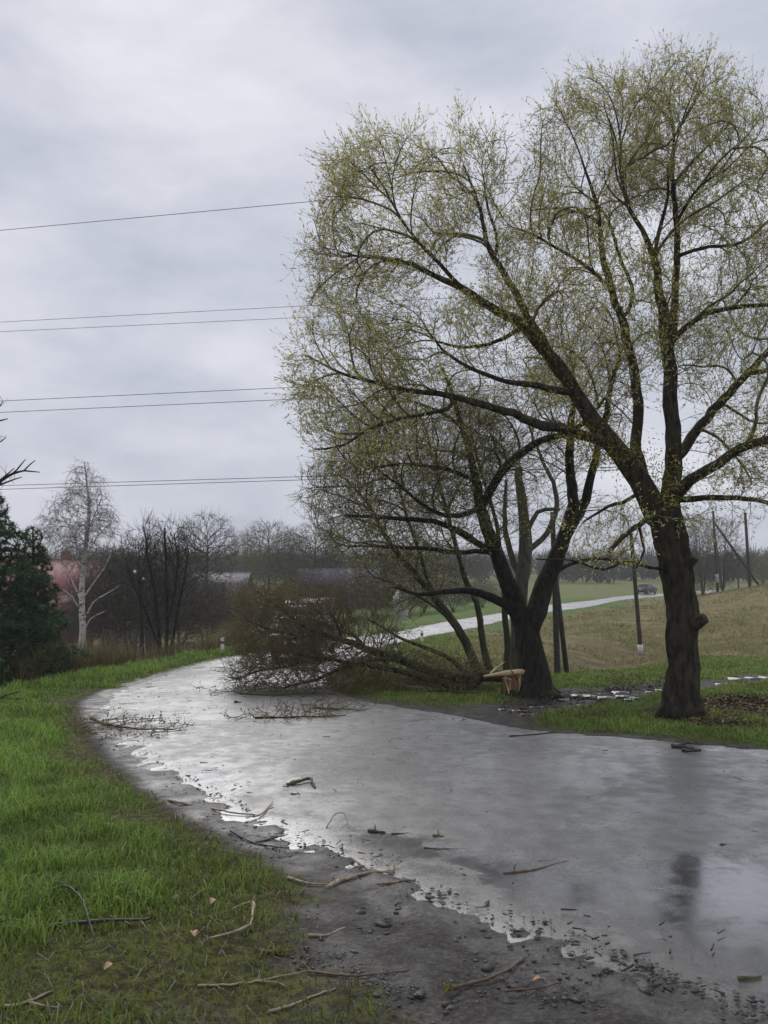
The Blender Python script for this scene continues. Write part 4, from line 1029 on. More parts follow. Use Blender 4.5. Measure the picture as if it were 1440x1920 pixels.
splinter(sp(918, 1262, -.1), sp(946, 1240, -.1), .018, .02, M['fresh_wood'], 'splinter', st)
splinter(sp(966, 1272, -.28), sp(938, 1230, -.3), .014, .016, M['bark_dark'], 'splinter', st)

# ---------------------------------------------------------------- generic background trees
def proto(seed, height, spread, stems, nattr, tip, step, form='dome', low=0.35, trunk_r=0.12, tw=1.2, twl=(0.25, 0.6), twr=None, up=0.25, kill=None, droop=0.0):
    t_ = Tree(seed, step); rg = np.random.default_rng(seed)
    for k_ in range(stems):
        a = 2 * math.pi * k_ / max(1, stems) + rg.random()
        lean = 0.0 if stems == 1 else spread * (0.35 + 0.4 * rg.random())
        top = height * (0.72 + 0.2 * rg.random())
        r0 = trunk_r * (1 if stems == 1 else 0.6)
        pts = []
        for f in (0, .2, .45, .7, 1):
            pts.append([math.cos(a) * (0.05 + lean * f ** 1.3) + rg.normal(0, .03) * height * .15 * f, math.sin(a) * (0.05 + lean * f ** 1.3), top * f - .1, r0 * (1 - .8 * f)])
        t_.limb(pts, .2, join=False)
    v = nrm(rg.normal(0, 1, (nattr, 3))); rr_ = rg.random(nattr) ** (1 / 3)
    hc = height * (1 + low) / 2; hh_ = height * (1 - low) / 2
    if form == 'upright':
        z_ = low * height + (height * (1 - low)) * rg.random(nattr)
        w_ = spread * (0.55 + 0.45 * np.sin(np.clip((z_ / height), 0, 1) * math.pi * .8)) * rg.random(nattr) ** .5
        an_ = rg.random(nattr) * 2 * math.pi
        A_ = np.stack([np.cos(an_) * w_, np.sin(an_) * w_, z_ + 0.12 * height * (rg.random(nattr) - .5)], 1)
    else:
        A_ = v * rr_[:, None] * np.array([spread, spread, hh_]) + np.array([0, 0, hc])
    t_.grow(A_, infl=height * .35, kill=kill or step * 1.1, inertia=.8, trop=(0, 0, up), iters=60, jit=.10)
    t_.finish(tip, 2.2)
    t_.twiglets(tw, tip * 4, twl, .4, .25 - droop, 2, twr or tip * .9, droop)
    return t_
def place(root, loc, rz=0.0, sc=1.0, scz=None):
    root.location = loc; root.rotation_euler = (0, 0, rz); root.scale = (sc, sc, scz or sc)
def copy_tree(o, parent=None):
    c = o.copy(); COL.objects.link(c)
    c.parent = parent
    for ch in list(o.children): copy_tree(ch, c)
    return c
def spot(px_, Y, dz=0.0):
    x = (px_ - CX) / F * Y
    return (x, Y, gz(x, Y) + dz)
def plant(protos, rows, cat, group):
    used = {}
    for key, px_, Y, rz_, sc, scz, lab in rows:
        r_ = protos[key]
        o_ = r_ if key not in used else copy_tree(r_)
        used[key] = 1
        place(o_, spot(px_, Y), rz_, sc, scz)
        o_['label'] = lab; o_['category'] = cat
        if group: o_['group'] = group
bushA = mk_tree('bare_bush', proto(201, 3.6, 1.9, 5, 2400, .008, .2, kill=.17, low=.12, trunk_r=.06, tw=1.4), (0, 0, 0), 'x', 'bush', (M['twig_violet'], M['twig_violet']), trunk_paths=(), trunk_rough=0)
bushB = mk_tree('bare_bush', proto(202, 4.6, 1.7, 6, 2400, .008, .22, 'upright', kill=.18, low=.15, trunk_r=.07, tw=1.3), (0, 0, 0), 'x', 'bush', (M['twig_violet'], M['twig_violet']), trunk_paths=(), trunk_rough=0)
treeA = mk_tree('bare_tree', proto(203, 9, 3.4, 1, 2600, .011, .38, kill=.34, low=.28, trunk_r=.2, tw=1.4, twl=(.4, .9)), (0, 0, 0), 'x', 'tree', (M['twig_far'], M['twig_far']), trunk_rough=0, trunk_k=8)
treeB = mk_tree('bare_tree', proto(204, 8, 2.6, 3, 2600, .011, .36, kill=.30, low=.2, trunk_r=.2, tw=1.4, twl=(.4, .9)), (0, 0, 0), 'x', 'tree', (M['twig_far_green'], M['twig_far_green']), trunk_rough=0, trunk_k=8, trunk_paths=(0, 1, 2))
treeC = mk_tree('bare_tree', proto(205, 7.5, 1.6, 7, 2400, .010, .3, 'upright', kill=.25, low=.1, trunk_r=.1, tw=1.3, twl=(.4, .8)), (0, 0, 0), 'x', 'tree', (M['twig_far'], M['twig_far']), trunk_rough=0, trunk_k=7, trunk_paths=range(7))
plant({'A': bushA, 'B': bushB}, [
    ('B', 205, 46, .3, 1.25, None, 'violet-brown bare bush just right of the birch'),
    ('A', 240, 48, 1.2, 1.5, None, 'broad dark bare bush behind the thin service pole'),
    ('B', 285, 50, 2.1, 1.4, None, 'tall dark bare bush behind the many-stemmed tree'),
    ('A', 335, 47, 4.0, 1.35, None, 'dark bare bush right of the many-stemmed tree'),
    ('A', 385, 52, 5.0, 1.2, 1.1, 'low bare bush below the grey barn roof'),
    ('B', 430, 55, .9, 1.0, .8, 'bare bush between the barn and the fallen crown'),
    ('A', 170, 52, 2.6, 1.1, None, 'dim bare bush hidden low behind the birch trunk'),
    ('A', 500, 62, 2.2, 1.3, 1.0, 'dark bush showing over the left half of the fallen crown'),
    ('B', 560, 70, 3.1, 1.2, .9, 'dark upright bush over the middle of the fallen crown'),
    ('A', 610, 74, .2, 1.3, 1.0, 'wide dark bush at the far edge of the green field, above the cars'),
    ('B', 655, 76, 1.7, 1.1, .9, 'dark bush at the left end of the green field'),
    ('A', 700, 77, 2.9, 1.2, 1.0, 'dark hedge bush beyond the middle of the green field'),
    ('A', 745, 80, 4.4, 1.2, .9, 'dark hedge bush behind the small pale hut'),
    ('B', 795, 82, 5.3, 1.1, .85, 'dark hedge bush right of the small pale hut'),
    ('A', 850, 84, .8, 1.3, .9, 'dark hedge bush seen between the mossy stems'),
    ('A', 905, 90, 1.9, 1.2, .8, 'dark hedge bush left of the forked trunk'),
], 'bush', 'bare bushes along the far side of the road')
plant({'A': treeA, 'B': treeB, 'C': treeC}, [
    ('A', 388, 66, 1.0, .75, .98, 'small domed bare tree rising over the grey barn roof'),
    ('B', 460, 92, .4, 1.0, 1.0, 'budding tree at the left end of the background tree line'),
    ('A', 505, 98, 2.0, 1.05, 1.05, 'bare spreading tree second from the left in the background line'),
    ('B', 545, 96, 3.3, 1.1, 1.05, 'greenish tree in the middle of the background line'),
    ('A', 590, 92, 5.1, .95, 1.0, 'dark bare tree above the parked cars in the background line'),
    ('C', 625, 94, .7, 1.1, 1.0, 'upright bare tree near the right end of the background line'),
    ('B', 668, 98, 4.4, 1.0, .85, 'greenish tree behind the dark violet roof'),
    ('A', 735, 110, 1.6, .95, .8, 'bare tree behind the small pale hut'),
    ('B', 800, 112, 2.5, 1.0, .8, 'greenish tree behind the leaning mossy stems'),
    ('A', 870, 118, .3, 1.0, .75, 'bare tree faintly seen left of the snapped trunk'),
    ('C', 1318, 84, .9, 1.05, 1.0, 'tall upright bare thicket beside the pole with a white plate'),
    ('C', 1355, 90, 2.4, 1.15, 1.0, 'upright bare thicket behind the slanting pole brace'),
    ('C', 1290, 88, 4.0, .95, .95, 'bare thicket right behind the tall willow trunk'),
    ('A', 1385, 105, 3.0, .6, .6, 'low bare tree right of the slanting brace'),
    ('B', 1430, 112, 1.3, .7, .62, 'low greyish tree at the right edge of the picture'),
    ('A', 1480, 118, .2, .8, .7, 'low bare tree just past the right picture edge'),
    ('B', 60, 86, 1.1, .9, .85, 'greenish tree behind the red roofed house'),
    ('A', 215, 80, 2.2, .8, .7, 'bare tree behind the dark bushes right of the birch'),
    ('B', 330, 84, 2.9, .9, .75, 'greenish tree behind the many-stemmed tree'),
], 'tree', 'bare trees in the background')

# ---------------------------------------------------------------- many-stemmed tree on the left
LIMBF = 1.0; b5 = spot(302, 31.0); Y5 = 31.0
w5 = Tree(61, 0.28)
def stem(rows): w5.limb(px([(a, b_, dy, r * .6) for a, b_, dy, r in rows], Y5), .9, join=False)
for rows in ([(296, 1262, 0, 7), (296, 1150, 0, 5.5), (284, 1080, 0, 4.2), (274, 1020, -.1, 2.8), (268, 985, -.1, 1.6)], [(310, 1262, .1, 6.5), (313, 1150, .1, 5), (312, 1050, .1, 4), (310, 990, .1, 2)],
             [(303, 1262, -.2, 5), (290, 1190, -.3, 4), (262, 1120, -.5, 3), (240, 1060, -.6, 1.8)], [(314, 1255, -.1, 5), (330, 1170, -.2, 4), (345, 1090, -.3, 3), (352, 1030, -.3, 1.8)], [(308, 1255, .3, 4.5), (318, 1150, .5, 3.6), (332, 1070, .6, 2.8), (328, 1000, .6, 1.6)]):
    stem(rows)
w5.grow(np.concatenate([lobe(300, 1065, Y5, 66, 92, 1.3, 2600, rg2, .1), lobe(300, 1150, Y5, 60, 50, 1.1, 700, rg2, .1), lobe(340, 1060, Y5, 40, 70, .9, 700, rg2, .1), lobe(255, 1070, Y5 - .3, 45, 60, .9, 700, rg2, .1)]), infl=2.5, kill=.19, inertia=1.0, trop=(0, 0, .35), iters=60, jit=.07, step=.22)
w5.finish(.0055, 2.2); w5.twiglets(1.8, .018, (.25, .6), .3, .35, 2, .0065)
mk_tree('bare_tree', w5, b5, 'dark bare tree with five upright stems beside the left verge', 'tree', (M['bark_dark'], M['bark_dark']), None, trunk_paths=(0, 1, 2, 3, 4), trunk_rough=.05, trunk_k=9)

# ---------------------------------------------------------------- birch
LIMBF = 1.0; Yb = 40.0; bb = spot(152, Yb)
wb = Tree(71, 0.3)
wb.limb(px([(150, 1262, 0, 7), (155, 1180, 0, 6), (153, 1110, 0, 5.2), (160, 1040, 0, 4.2), (167, 960, 0, 3), (163, 905, 0, 2), (158, 866, 0, 1)], Yb), .1)
for rows in ([(155, 1135, 0, 3), (140, 1100, .1, 2.4), (124, 1065, .2, 1.6), (108, 1040, .2, 1)], [(155, 1125, 0, 3), (175, 1095, -.2, 2.4), (195, 1065, -.3, 1.8), (207, 1040, -.3, 1)], [(157, 1165, 0, 2.6), (175, 1130, -.2, 2.2), (205, 1110, -.4, 1.6), (224, 1098, -.4, .9)],
             [(158, 1185, 0, 2.4), (170, 1160, -.2, 1.8), (200, 1145, -.3, 1)], [(154, 1150, 0, 2.4), (135, 1120, -.2, 1.6), (118, 1105, -.2, .9)], [(158, 1060, 0, 2.6), (140, 1010, .3, 2), (118, 970, .4, 1.2)], [(163, 1000, 0, 2.2), (180, 960, .1, 1.6), (192, 930, .1, 1)], [(160, 1045, 0, 2.4), (180, 1010, -.3, 1.6), (198, 990, -.3, 1)]):
    wb.limb(px([(a, b_, c_, r_ * .6) for a, b_, c_, r_ in rows], Yb))
wb.grow(np.concatenate([lobe(160, 930, Yb, 34, 68, .9, 1100, rg2, .1), lobe(128, 985, Yb, 52, 62, 1.1, 1400, rg2, .1), lobe(185, 985, Yb, 34, 62, .9, 1000, rg2, .1), lobe(150, 1040, Yb, 62, 40, 1.0, 500, rg2, .1)]), infl=2.4, kill=.17, inertia=.7, trop=(0, 0, .1), iters=50)
wb.finish(.0055, 2.2); wb.twiglets(2.4, .016, (.25, .65), .45, -.25, 2, .0055, droop=.5)
m, t, b, o = new_mat('birch twigs'); b.inputs['Roughness'].default_value = .8
nn = noise_node(t, 1, 3); rmp = ramp(t, nn.outputs['Fac'], [(.3, (.10, .085, .08)), (.7, (.26, .24, .23))]); t.links.new(rmp.outputs['Color'], b.inputs['Base Color'])
mk_tree('birch_tree', wb, bb, 'slender white-trunked birch with fine drooping twigs on the left', 'tree', (M['bark_birch'], m), None, trunk_rough=.04, trunk_k=9)

# ---------------------------------------------------------------- pines at the left edge
def pine(seed, px_, Y, ptop, pw, label):
    base = np.array(spot(px_, Y)); top = P3(px_, ptop, Y)[2]; H = top - base[2]; W = pw * Y / F
    t_ = Tree(seed, .2); rg = np.random.default_rng(seed)
    t_.limb([[base[0], base[1], base[2] - .1, .13], [base[0] + .05, base[1], base[2] + H * .5, .08], [base[0], base[1], top - .1, .015]], .1)
    n_ = 4200
    f = rg.random(n_) ** .8; an_ = rg.random(n_) * 2 * math.pi
    tier = 0.82 + 0.18 * np.sin(f * 34)
    w_ = W * np.clip((1 - f) ** .75 + .05, 0, 1) * tier * np.sqrt(rg.random(n_)) * (0.8 + 0.4 * fbm(np.cos(an_) * 2 + seed, np.sin(an_) * 2 + f * 4, 111, 2))
    A_ = np.stack([base[0] + np.cos(an_) * w_, base[1] + np.sin(an_) * w_, base[2] + .2 + (H - .2) * f], 1)
    t_.grow(A_, infl=1.6, kill=.13, inertia=.5, trop=(0, 0, .18), iters=40, step=.16)
    t_.finish(.006, 2.3)
    root = empty('pine_tree', base); tag(root, label, 'tree', 'pines at the left edge')
    pp, rr_ = t_.paths[0]
    V, Fq, Ft = tube_np(pp, rr_, 10, .08, seed, .4, 6); mesh_np('trunk', V, [Fq, Ft], M['bark_dark'], root, off=base)
    V, Fq = t_.crown_mesh(); cr = mesh_np('crown', V, Fq, M['bark_dark'], root, off=base); tag(cr, kind='stuff')
    c_ = np.where(~t_.FIX & (t_.R < .02))[0]; per = 26
    idx = np.repeat(c_, per); n2 = len(idx)
    back = rg.random((n2, 1))
    pos = t_.P[idx] - t_.D[idx] * back * .2
    d_n = nrm(t_.D[idx] * .8 + rg.normal(0, .75, (n2, 3)) + np.array([0, 0, .25]))
    sdv = nrm(np.cross(d_n, rg.normal(0, 1, (n2, 3)))); ln = (.08 + .10 * rg.random((n2, 1))); wv = .010
    V = np.stack([pos - sdv * wv, pos + sdv * wv, pos + d_n * ln], 1).reshape(-1, 3)
    g_ = rg.random((n2, 1)); cl2 = fbm(pos[:, 0] * 2.2, pos[:, 2] * 2.2, 113, 2)[:, None]
    tint = (np.array([.018, .048, .016]) * (1 - g_) + np.array([.07, .13, .045]) * g_) * (.5 + cl2)
    nd = mesh_np('needles', V, [np.arange(n2 * 3).reshape(-1, 3)], M['needle'], cr, tint=np.repeat(tint, 3, 0), smooth=False, off=base); tag(nd, kind='stuff')
    print('pine', len(t_.pos), n2)
pine(301, -20, 21.5, 920, 185, 'tall dark green pine cut by the left picture edge')
pine(302, 62, 23.0, 985, 95, 'shorter dark green pine standing right of the tall pine')
pine(303, -130, 20.5, 1010, 120, 'dark pine half out of the picture at the far left')

# bare tree just outside the left edge, its twigs reach into the sky
Yl = 17.0; wl0 = Tree(81, .14)
bl = spot(-210, Yl)
wl0.limb(px([(-210, 1330, 0, 14), (-205, 1150, 0, 12), (-190, 1000, 0, 9), (-180, 850, 0, 6), (-170, 700, 0, 3)], Yl), .1)
wl0.limb(px([(-190, 1020, 0, 7), (-110, 965, 0, 6), (-40, 930, 0, 4.6), (-5, 908, 0, 3.4), (22, 890, 0, 2.4), (45, 882, 0, 1.7), (74, 885, 0, .8)], Yl))
wl0.limb(px([(45, 882, 0, 1.5), (55, 872, 0, 1.2), (66, 863, 0, .7)], Yl), .1); wl0.limb(px([(25, 889, 0, 1.6), (38, 872, 0, 1.3), (48, 860, 0, .7)], Yl), .1)
wl0.limb(px([(-15, 914, 0, 2), (8, 893, .1, 1.5), (26, 877, .1, .8)], Yl), .1); wl0.limb(px([(-10, 912, 0, 2.2), (15, 903, -.1, 1.6), (40, 894, -.1, .8)], Yl), .1)
wl0.limb(px([(-185, 900, 0, 5), (-90, 830, 0, 3.6), (-30, 800, 0, 2.4), (0, 788, 0, 1.5), (15, 785, 0, .8)], Yl)); wl0.limb(px([(-30, 800, 0, 1.8), (-8, 775, 0, 1.4), (6, 752, 0, .8)], Yl)); wl0.limb(px([(-60, 815, 0, 1.8), (-10, 832, 0, 1.3), (12, 820, 0, .8)], Yl))
wl0.limb(px([(-205, 1180, 0, 5), (-120, 1230, -.3, 4), (-50, 1290, -.6, 3), (0, 1308, -.8, 2.2), (40, 1310, -.9, 1.5), (78, 1318, -.9, .8)], Yl)); wl0.limb(px([(0, 1308, -.8, 1.6), (25, 1300, -.8, 1.2), (40, 1296, -.8, .7)], Yl))
wl0.grow(np.concatenate([lobe(-10, 890, Yl, 45, 30, .5, 60, rg2, .1), lobe(-30, 800, Yl, 40, 50, .6, 60, rg2, .1), lobe(-150, 800, Yl, 120, 160, 1.2, 300, rg2, .1)]), infl=1.2, kill=.14, iters=25)
wl0.finish(.0045, 2.2); wl0.twiglets(.5, .009, (.08, .2), .5, .25, 2, .004)
mk_tree('bare_tree', wl0, bl, 'bare tree outside the frame whose dark twigs enter from the left edge', 'tree', (M['bark_dark'], M['bark_dark']), None, trunk_rough=.06, trunk_k=12)

# dry reeds and brush below the left bank
X, Y = scatter(70000, 20, 44, -.50, -.16, .9)
z, d, s, tr, dt = terrain(X, Y, True)
cl_ = fbm(X * .5, Y * .5, 121, 3)
ok = (s < 0) & (d > np.interp(Y, [16, 27, 40], [2.9, 2.0, 2.2])) & (d < 9) & (RNG.random(len(X)) < .12 + .9 * sstep(.38, .62, cl_))
X, Y, cl_ = X[ok][:16000], Y[ok][:16000], cl_[ok][:16000]; n = len(X)
g = RNG.random((n, 1)); tint = (1 - g) * np.array([.08, .06, .03]) + g * np.array([.28, .21, .105]); tint = np.where(RNG.random((n, 1)) < .2, np.array([.12, .14, .04]), tint)
blades('dry_reeds', X, Y, (.45 + .75 * RNG.random(n)) * (.5 + cl_), .005 + .0002 * Y, tint, .55, 'brown dry reeds and brush growing below the left bank', 'reeds')

# far wood closing the horizon
nT = 1150
px_ = RNG.uniform(-500, 2000, nT); Yw = RNG.uniform(170, 300, nT)
Xw = (px_ - CX) / F * Yw; zw = terrain(Xw, Yw)
Vs, Fs, off, Ts = [], [], 0, []
per = 22
idx = np.repeat(np.arange(nT), per); n = len(idx)
Ht = RNG.uniform(4.2, 8.5, nT) * (0.75 + 0.5 * fbm(Xw * .02, Yw * .02, 131, 2))
base = np.stack([Xw[idx] + RNG.normal(0, .6, n), Yw[idx] + RNG.normal(0, .6, n), zw[idx] + Ht[idx] * RNG.uniform(0, .45, n)], 1)
tipp = base + np.stack([RNG.normal(0, 1.5, n), RNG.normal(0, 1.0, n), Ht[idx] * RNG.uniform(.3, .6, n)], 1)
tn = nrm(tipp - base)
V, Fq = seg_np(base, tipp, np.full(n, .16), np.full(n, .03), tn, tn, 3)
fw = mesh_np('far_wood', V, [Fq], simple('far bare wood', (.075, .066, .055), .9, .35, .05), None); tag(fw, 'grey-brown bare wood along the far rise', 'wood', kind='stuff')

# ---------------------------------------------------------------- poles and wires
def pole(name, label, bpx, bpy_, Y, tpx, tpy, r, white=None, brace=None, cross=False, wood=M['pole_wood'], group='wooden line poles'):
    b_ = P3(bpx, bpy_, Y); b_[2] = min(b_[2], gz(b_[0], b_[1]) + .02)
    top = P3(tpx, tpy, Y)
    root = empty(name, b_); tag(root, label, 'pole', group)
    mb = MB(); ax = (top - b_)
    z0 = 0.0
    n_ = 8
    mb.tube([ax * (i / n_) + np.array([0.0, 0, -.15 if i == 0 else 0]) for i in range(n_ + 1)], [r * (1 - .25 * i / n_) for i in range(n_ + 1)], 10, .05, 3)
    mb.build('shaft', wood, root)
    if white:
        f0, f1 = white; mb = MB()
        mb.tube([ax * f0, ax * ((f0 + f1) / 2), ax * f1], r * 1.18, 12); mb.build('whitewashed_foot', M['whitewash'], root)
    if brace:
        (ax_, ay_, dY0), (cx_, cy_, dY1) = brace
        p0 = P3(ax_, ay_, Y + dY0) - b_; p1 = P3(cx_, cy_, Y + dY1) - b_
        g0 = gz(*(p0 + b_)[:2]) - b_[2]; p0[2] = min(p0[2], g0)
        mb = MB(); mb.tube([p0, (p0 + p1) / 2, p1], r * .8, 9, .05, 5); mb.build('brace', wood, root)
    if cross:
        mb = MB(); mb.box(ax * .96, (.9, .07, .08)); mb.build('crossarm', wood, root)
        for sx in (-.38, .38, -.12):
            mb = MB(); mb.tube([ax * .96 + np.array([sx, 0, .04]), ax * .96 + np.array([sx, 0, .11]), ax * .96 + np.array([sx, 0, .20])], [.03, .05, .03], 8); mb.build('insulator', M['insulator'], root)
    return root
pole('utility_pole', 'braced wooden pole with whitewashed foot right of the forked willow', 1046, 1292, 27.5, 1036, 960, .105, (.005, .062), ((1066, 1272, .6), (1041, 1075, .05)))
pole('utility_pole', 'slim leaning pole with white foot in front of the brown slope', 1202, 1229, 40.0, 1183, 1000, .105, (.005, .09))
pole('utility_pole', 'far pole with a white plate and long slanting brace by the thicket', 1346, 1112, 88, 1337, 958, .15, (.13, .23), ((1426, 1102, .5), (1341, 982, 0)))
pole('utility_pole', 'far bare pole crossing the slanting brace on the right slope', 1407, 1117, 84, 1397, 961, .17)
p5 = pole('service_pole', 'thin dark service pole with small insulators left of the many-stemmed tree', 270, 1232, 36, 261, 1056, .075, None, None, False, M['bark_dark'])
for ax_, ay_ in ((253, 1072), (269, 1086)):
    mb = MB(); c_ = P3(ax_, ay_, 35.9) - np.array(p5.location); mb.tube([c_ - (0, 0, .07), c_, c_ + (0, 0, .07)], [.05, .07, .04], 8); mb.build('insulator', M['insulator'], p5)
    mb = MB(); mb.tube([c_, np.array([(262 - CX) / F * 36 - p5.location[0], 0, c_[2] - .05])], .02, 6); mb.build('bracket', M['black_paint'], p5)
def wire(a, b_, Y0, label, r=.011, ext=(-.9, 1.9), sag=.0, sname='power_line'):
    (x0, y0), (x1, y1) = a, b_
    z = HC + (HY - y0) / F * Y0; Yb_ = (z - HC) * F / (HY - y1)
    A_ = P3(x0, y0, Y0); B_ = P3(x1, y1, Yb_)
    dv = B_ - A_; pts = []
    for f in np.linspace(ext[0], ext[1], 24):
        p = A_ + dv * f; pts.append(p + np.array([0, 0, -sag * math.sin(min(max((f - ext[0]) / (ext[1] - ext[0]), 0), 1) * math.pi) + sag * .75]))
    mb = MB(); mb.tube(pts, r, 5); o_ = mb.build(sname, M['wire']); tag(o_, label, 'wire', 'power lines crossing the sky')
wire((0, 432), (560, 380), 30, 'single topmost power line, highest across the left sky')
wire((0, 604), (580, 573), 38, 'upper line of the second wire pair from the top')
wire((0, 622), (550, 596), 38, 'lower line of the second wire pair from the top')
wire((0, 752), (512, 728), 44, 'upper line of the wire pair in the middle of the sky', .016)
wire((5, 773), (515, 750), 44, 'lower line of the wire pair in the middle of the sky', .016)
wire((20, 910), (590, 893), 56, 'upper line of the lowest wire pair crossing the birch top', .02)
wire((20, 917), (560, 900), 56, 'lower line of the lowest wire pair crossing the birch top', .02)
for (a, b_), lab in ((((253, 1073), (180, 1082)), 'upper thin service wire running left from the service pole'), (((269, 1087), (180, 1104)), 'lower thin service wire running left from the service pole')):
    A_ = P3(*a, 35.9); B_ = P3(*b_, 50); B_ = A_ + (B_ - A_) * 1.6
    mb = MB(); mb.tube([A_ + (B_ - A_) * f - np.array([0, 0, .5 * math.sin(f * math.pi)]) for f in np.linspace(0, 1, 12)], .010, 5); tag(mb.build('service_wire', M['wire']), lab, 'wire')

# white marker posts
def marker(px_, py_, h, label):
    c_ = G([(px_, py_)])[0]; root = empty('marker_post', c_); tag(root, label, 'post', 'white marker posts along the road')
    def ring(z0, z1, r, ry, mat, nm, slope=0):
        k_ = 14; an_ = np.arange(k_) * 2 * math.pi / k_
        e = np.stack([np.cos(an_) * r, np.sin(an_) * ry], 1)
        V = np.concatenate([np.column_stack([e, np.full(k_, z0)]), np.column_stack([e * .97, z1 + slope * e[:, 0]]), [[0, 0, z1]]])
        q_ = np.arange(k_); mesh_np(nm, V, [np.stack([q_, (q_ + 1) % k_, (q_ + 1) % k_ + k_, q_ + k_], 1), np.stack([q_ + k_, (q_ + 1) % k_ + k_, np.full(k_, 2 * k_)], 1)], mat, root, smooth=False)
    ring(-.1, h, .065, .045, M['whitewash'], 'shaft', .25)
    ring(h * .60, h * .78, .069, .049, M['black_paint'], 'band')
    mb = MB(); mb.box((0, -.05, h * .69), (.04, .012, .09)); mb.build('reflector', simple('reflector', (.45, .08, .05), .3, .1), root)
marker(417, 1224, .56, 'white marker post with black band on the left verge')
marker(742, 1226, .50, 'white marker post behind the fallen trunk, left of two')
marker(791, 1204, .52, 'white marker post at the near edge of the far road, right of two')

# ---------------------------------------------------------------- buildings
def house(name, label, px0, px1, Y, depth, eave_p, ridge_p, wallm, roofm, rz=0.0, gable_front=False, chimney=False, wins=(), gmat=None):
    x0, x1 = (px0 - CX) / F * Y, (px1 - CX) / F * Y; w = x1 - x0; cx = (x0 + x1) / 2; cy = Y + depth / 2
    g_ = min(gz(x0, Y), gz(x1, Y), gz(cx, cy)) - .1
    ez = HC - (eave_p - HY) / F * Y - g_; rzz = HC - (ridge_p - HY) / F * (Y + (0 if gable_front else depth / 2)) - g_
    root = empty(name, (cx, cy, g_), rz); tag(root, label, 'house')
    hw, hd = w / 2, depth / 2
    V = [[-hw, -hd, 0], [hw, -hd, 0], [hw, hd, 0], [-hw, hd, 0], [-hw, -hd, ez], [hw, -hd, ez], [hw, hd, ez], [-hw, hd, ez]]
    Fq = [[0, 1, 5, 4], [1, 2, 6, 5], [2, 3, 7, 6], [3, 0, 4, 7]]; Ft = []
    if gable_front:
        V += [[0, -hd, rzz], [0, hd, rzz]]; Ft = [[4, 5, 8], [6, 7, 9]]
        slopes = [((-hw - .35, ez - .35 * (rzz - ez) / hw), 1), ((hw + .35, ez - .35 * (rzz - ez) / hw), -1)]
    else:
        V += [[-hw, 0, rzz], [hw, 0, rzz]]; Ft = [[4, 8, 7], [5, 6, 9]]
    mesh_np('wall', np.array(V, float), [np.array(Fq), np.array(Ft)], wallm, root, smooth=False)
    o_ = .35; th = .08; k_ = (rzz - ez) / (hw if gable_front else hd)
    V = []; 
    if gable_front:
        prof = [(-hw - o_, ez - o_ * k_), (0, rzz), (hw + o_, ez - o_ * k_)]
        for yy_ in (-hd - o_, hd + o_):
            for dz_ in (.01, th + .01): V += [[a, yy_, b_ + dz_] for a, b_ in prof]
    else:
        prof = [(-hd - o_, ez - o_ * k_), (0, rzz), (hd + o_, ez - o_ * k_)]
        for xx_ in (-hw - o_, hw + o_):
            for dz_ in (.01, th + .01): V += [[xx_, a, b_ + dz_] for a, b_ in prof]
    Fq = []
    for i in range(2):
        Fq += [[3 + i, 4 + i, 10 + i, 9 + i], [0 + i, 6 + i, 7 + i, 1 + i], [i, i + 1, i + 4, i + 3], [6 + i, 9 + i, 10 + i, 7 + i]]
    Fq += [[0, 3, 9, 6], [2, 8, 11, 5]]
    rf = mesh_np('roof', np.array(V, float), [np.array(Fq)], roofm, root, smooth=False)
    mb = MB()
    if gable_front: mb.box((0, 0, rzz + th + .02), (.25, depth + .7, .06))
    else: mb.box((0, 0, rzz + th + .02), (w + .7, .25, .06))
    mb.build('ridge_cap', roofm, rf, smooth=False)
    if chimney:
        mb = MB(); mb.box((hw * .4, .3, rzz + .25), (.5, .5, 1.1)); mb.build('chimney', simple('chimney brick', (.25, .12, .08), .8), rf, smooth=False)
    for wx, wz in wins:
        mb = MB(); mb.box((wx * hw, -hd - .02, wz * ez), (1.0, .10, 1.25)); wf_ = mb.build('window', M['whitewash'], root, smooth=False)
        for sx in (-.22, .22):
            mb = MB(); mb.box((wx * hw + sx, -hd - .075, wz * ez), (.38, .03, 1.05)); mb.build('pane', M['glass'], wf_, smooth=False)
    return root
m, t, b, o = new_mat('dark glass'); b.inputs['Base Color'].default_value = (.02, .024, .028, 1); b.inputs['Roughness'].default_value = .08
M['glass'] = m
redroof = simple('faded red sheet roof', (.22, .055, .058), .6, .25, 2.5)
house('village_house', 'house with faded red sheet roof between the pines and the birch', -70, 156, 60, 7, 1118, 1052, simple('yellowish brick wall', (.30, .20, .13), .85), redroof, 0, False, True, ((.75, .55), (.35, .55)))
house('village_shed', 'low red roofed shed in front of the red roofed house', 96, 136, 54, 3.0, 1140, 1116, simple('brown shed boards', (.12, .075, .05), .85), redroof)
house('wooden_barn', 'weathered wooden barn with light grey roof behind the bare bushes', 355, 452, 72, 6, 1112, 1074, simple('old grey boards', (.085, .07, .065), .9), simple('grey slate roof', (.22, .205, .22), .7, .2, 2))
house('village_house', 'house with dark violet roof beyond the fallen crown', 560, 706, 88, 7, 1094, 1066, simple('dim plaster wall', (.13, .11, .10), .9), simple('dark violet roof', (.085, .075, .105), .6, .2, 2), 0, False, False, ((-.4, .5), (.3, .5)))
house('small_hut', 'tiny pale gabled hut at the edge of the green field', 742, 764, 72, 1.0, 1122, 1106, simple('pale boards', (.42, .42, .40), .8), simple('pale roof boards', (.38, .38, .37), .8), .3, True)

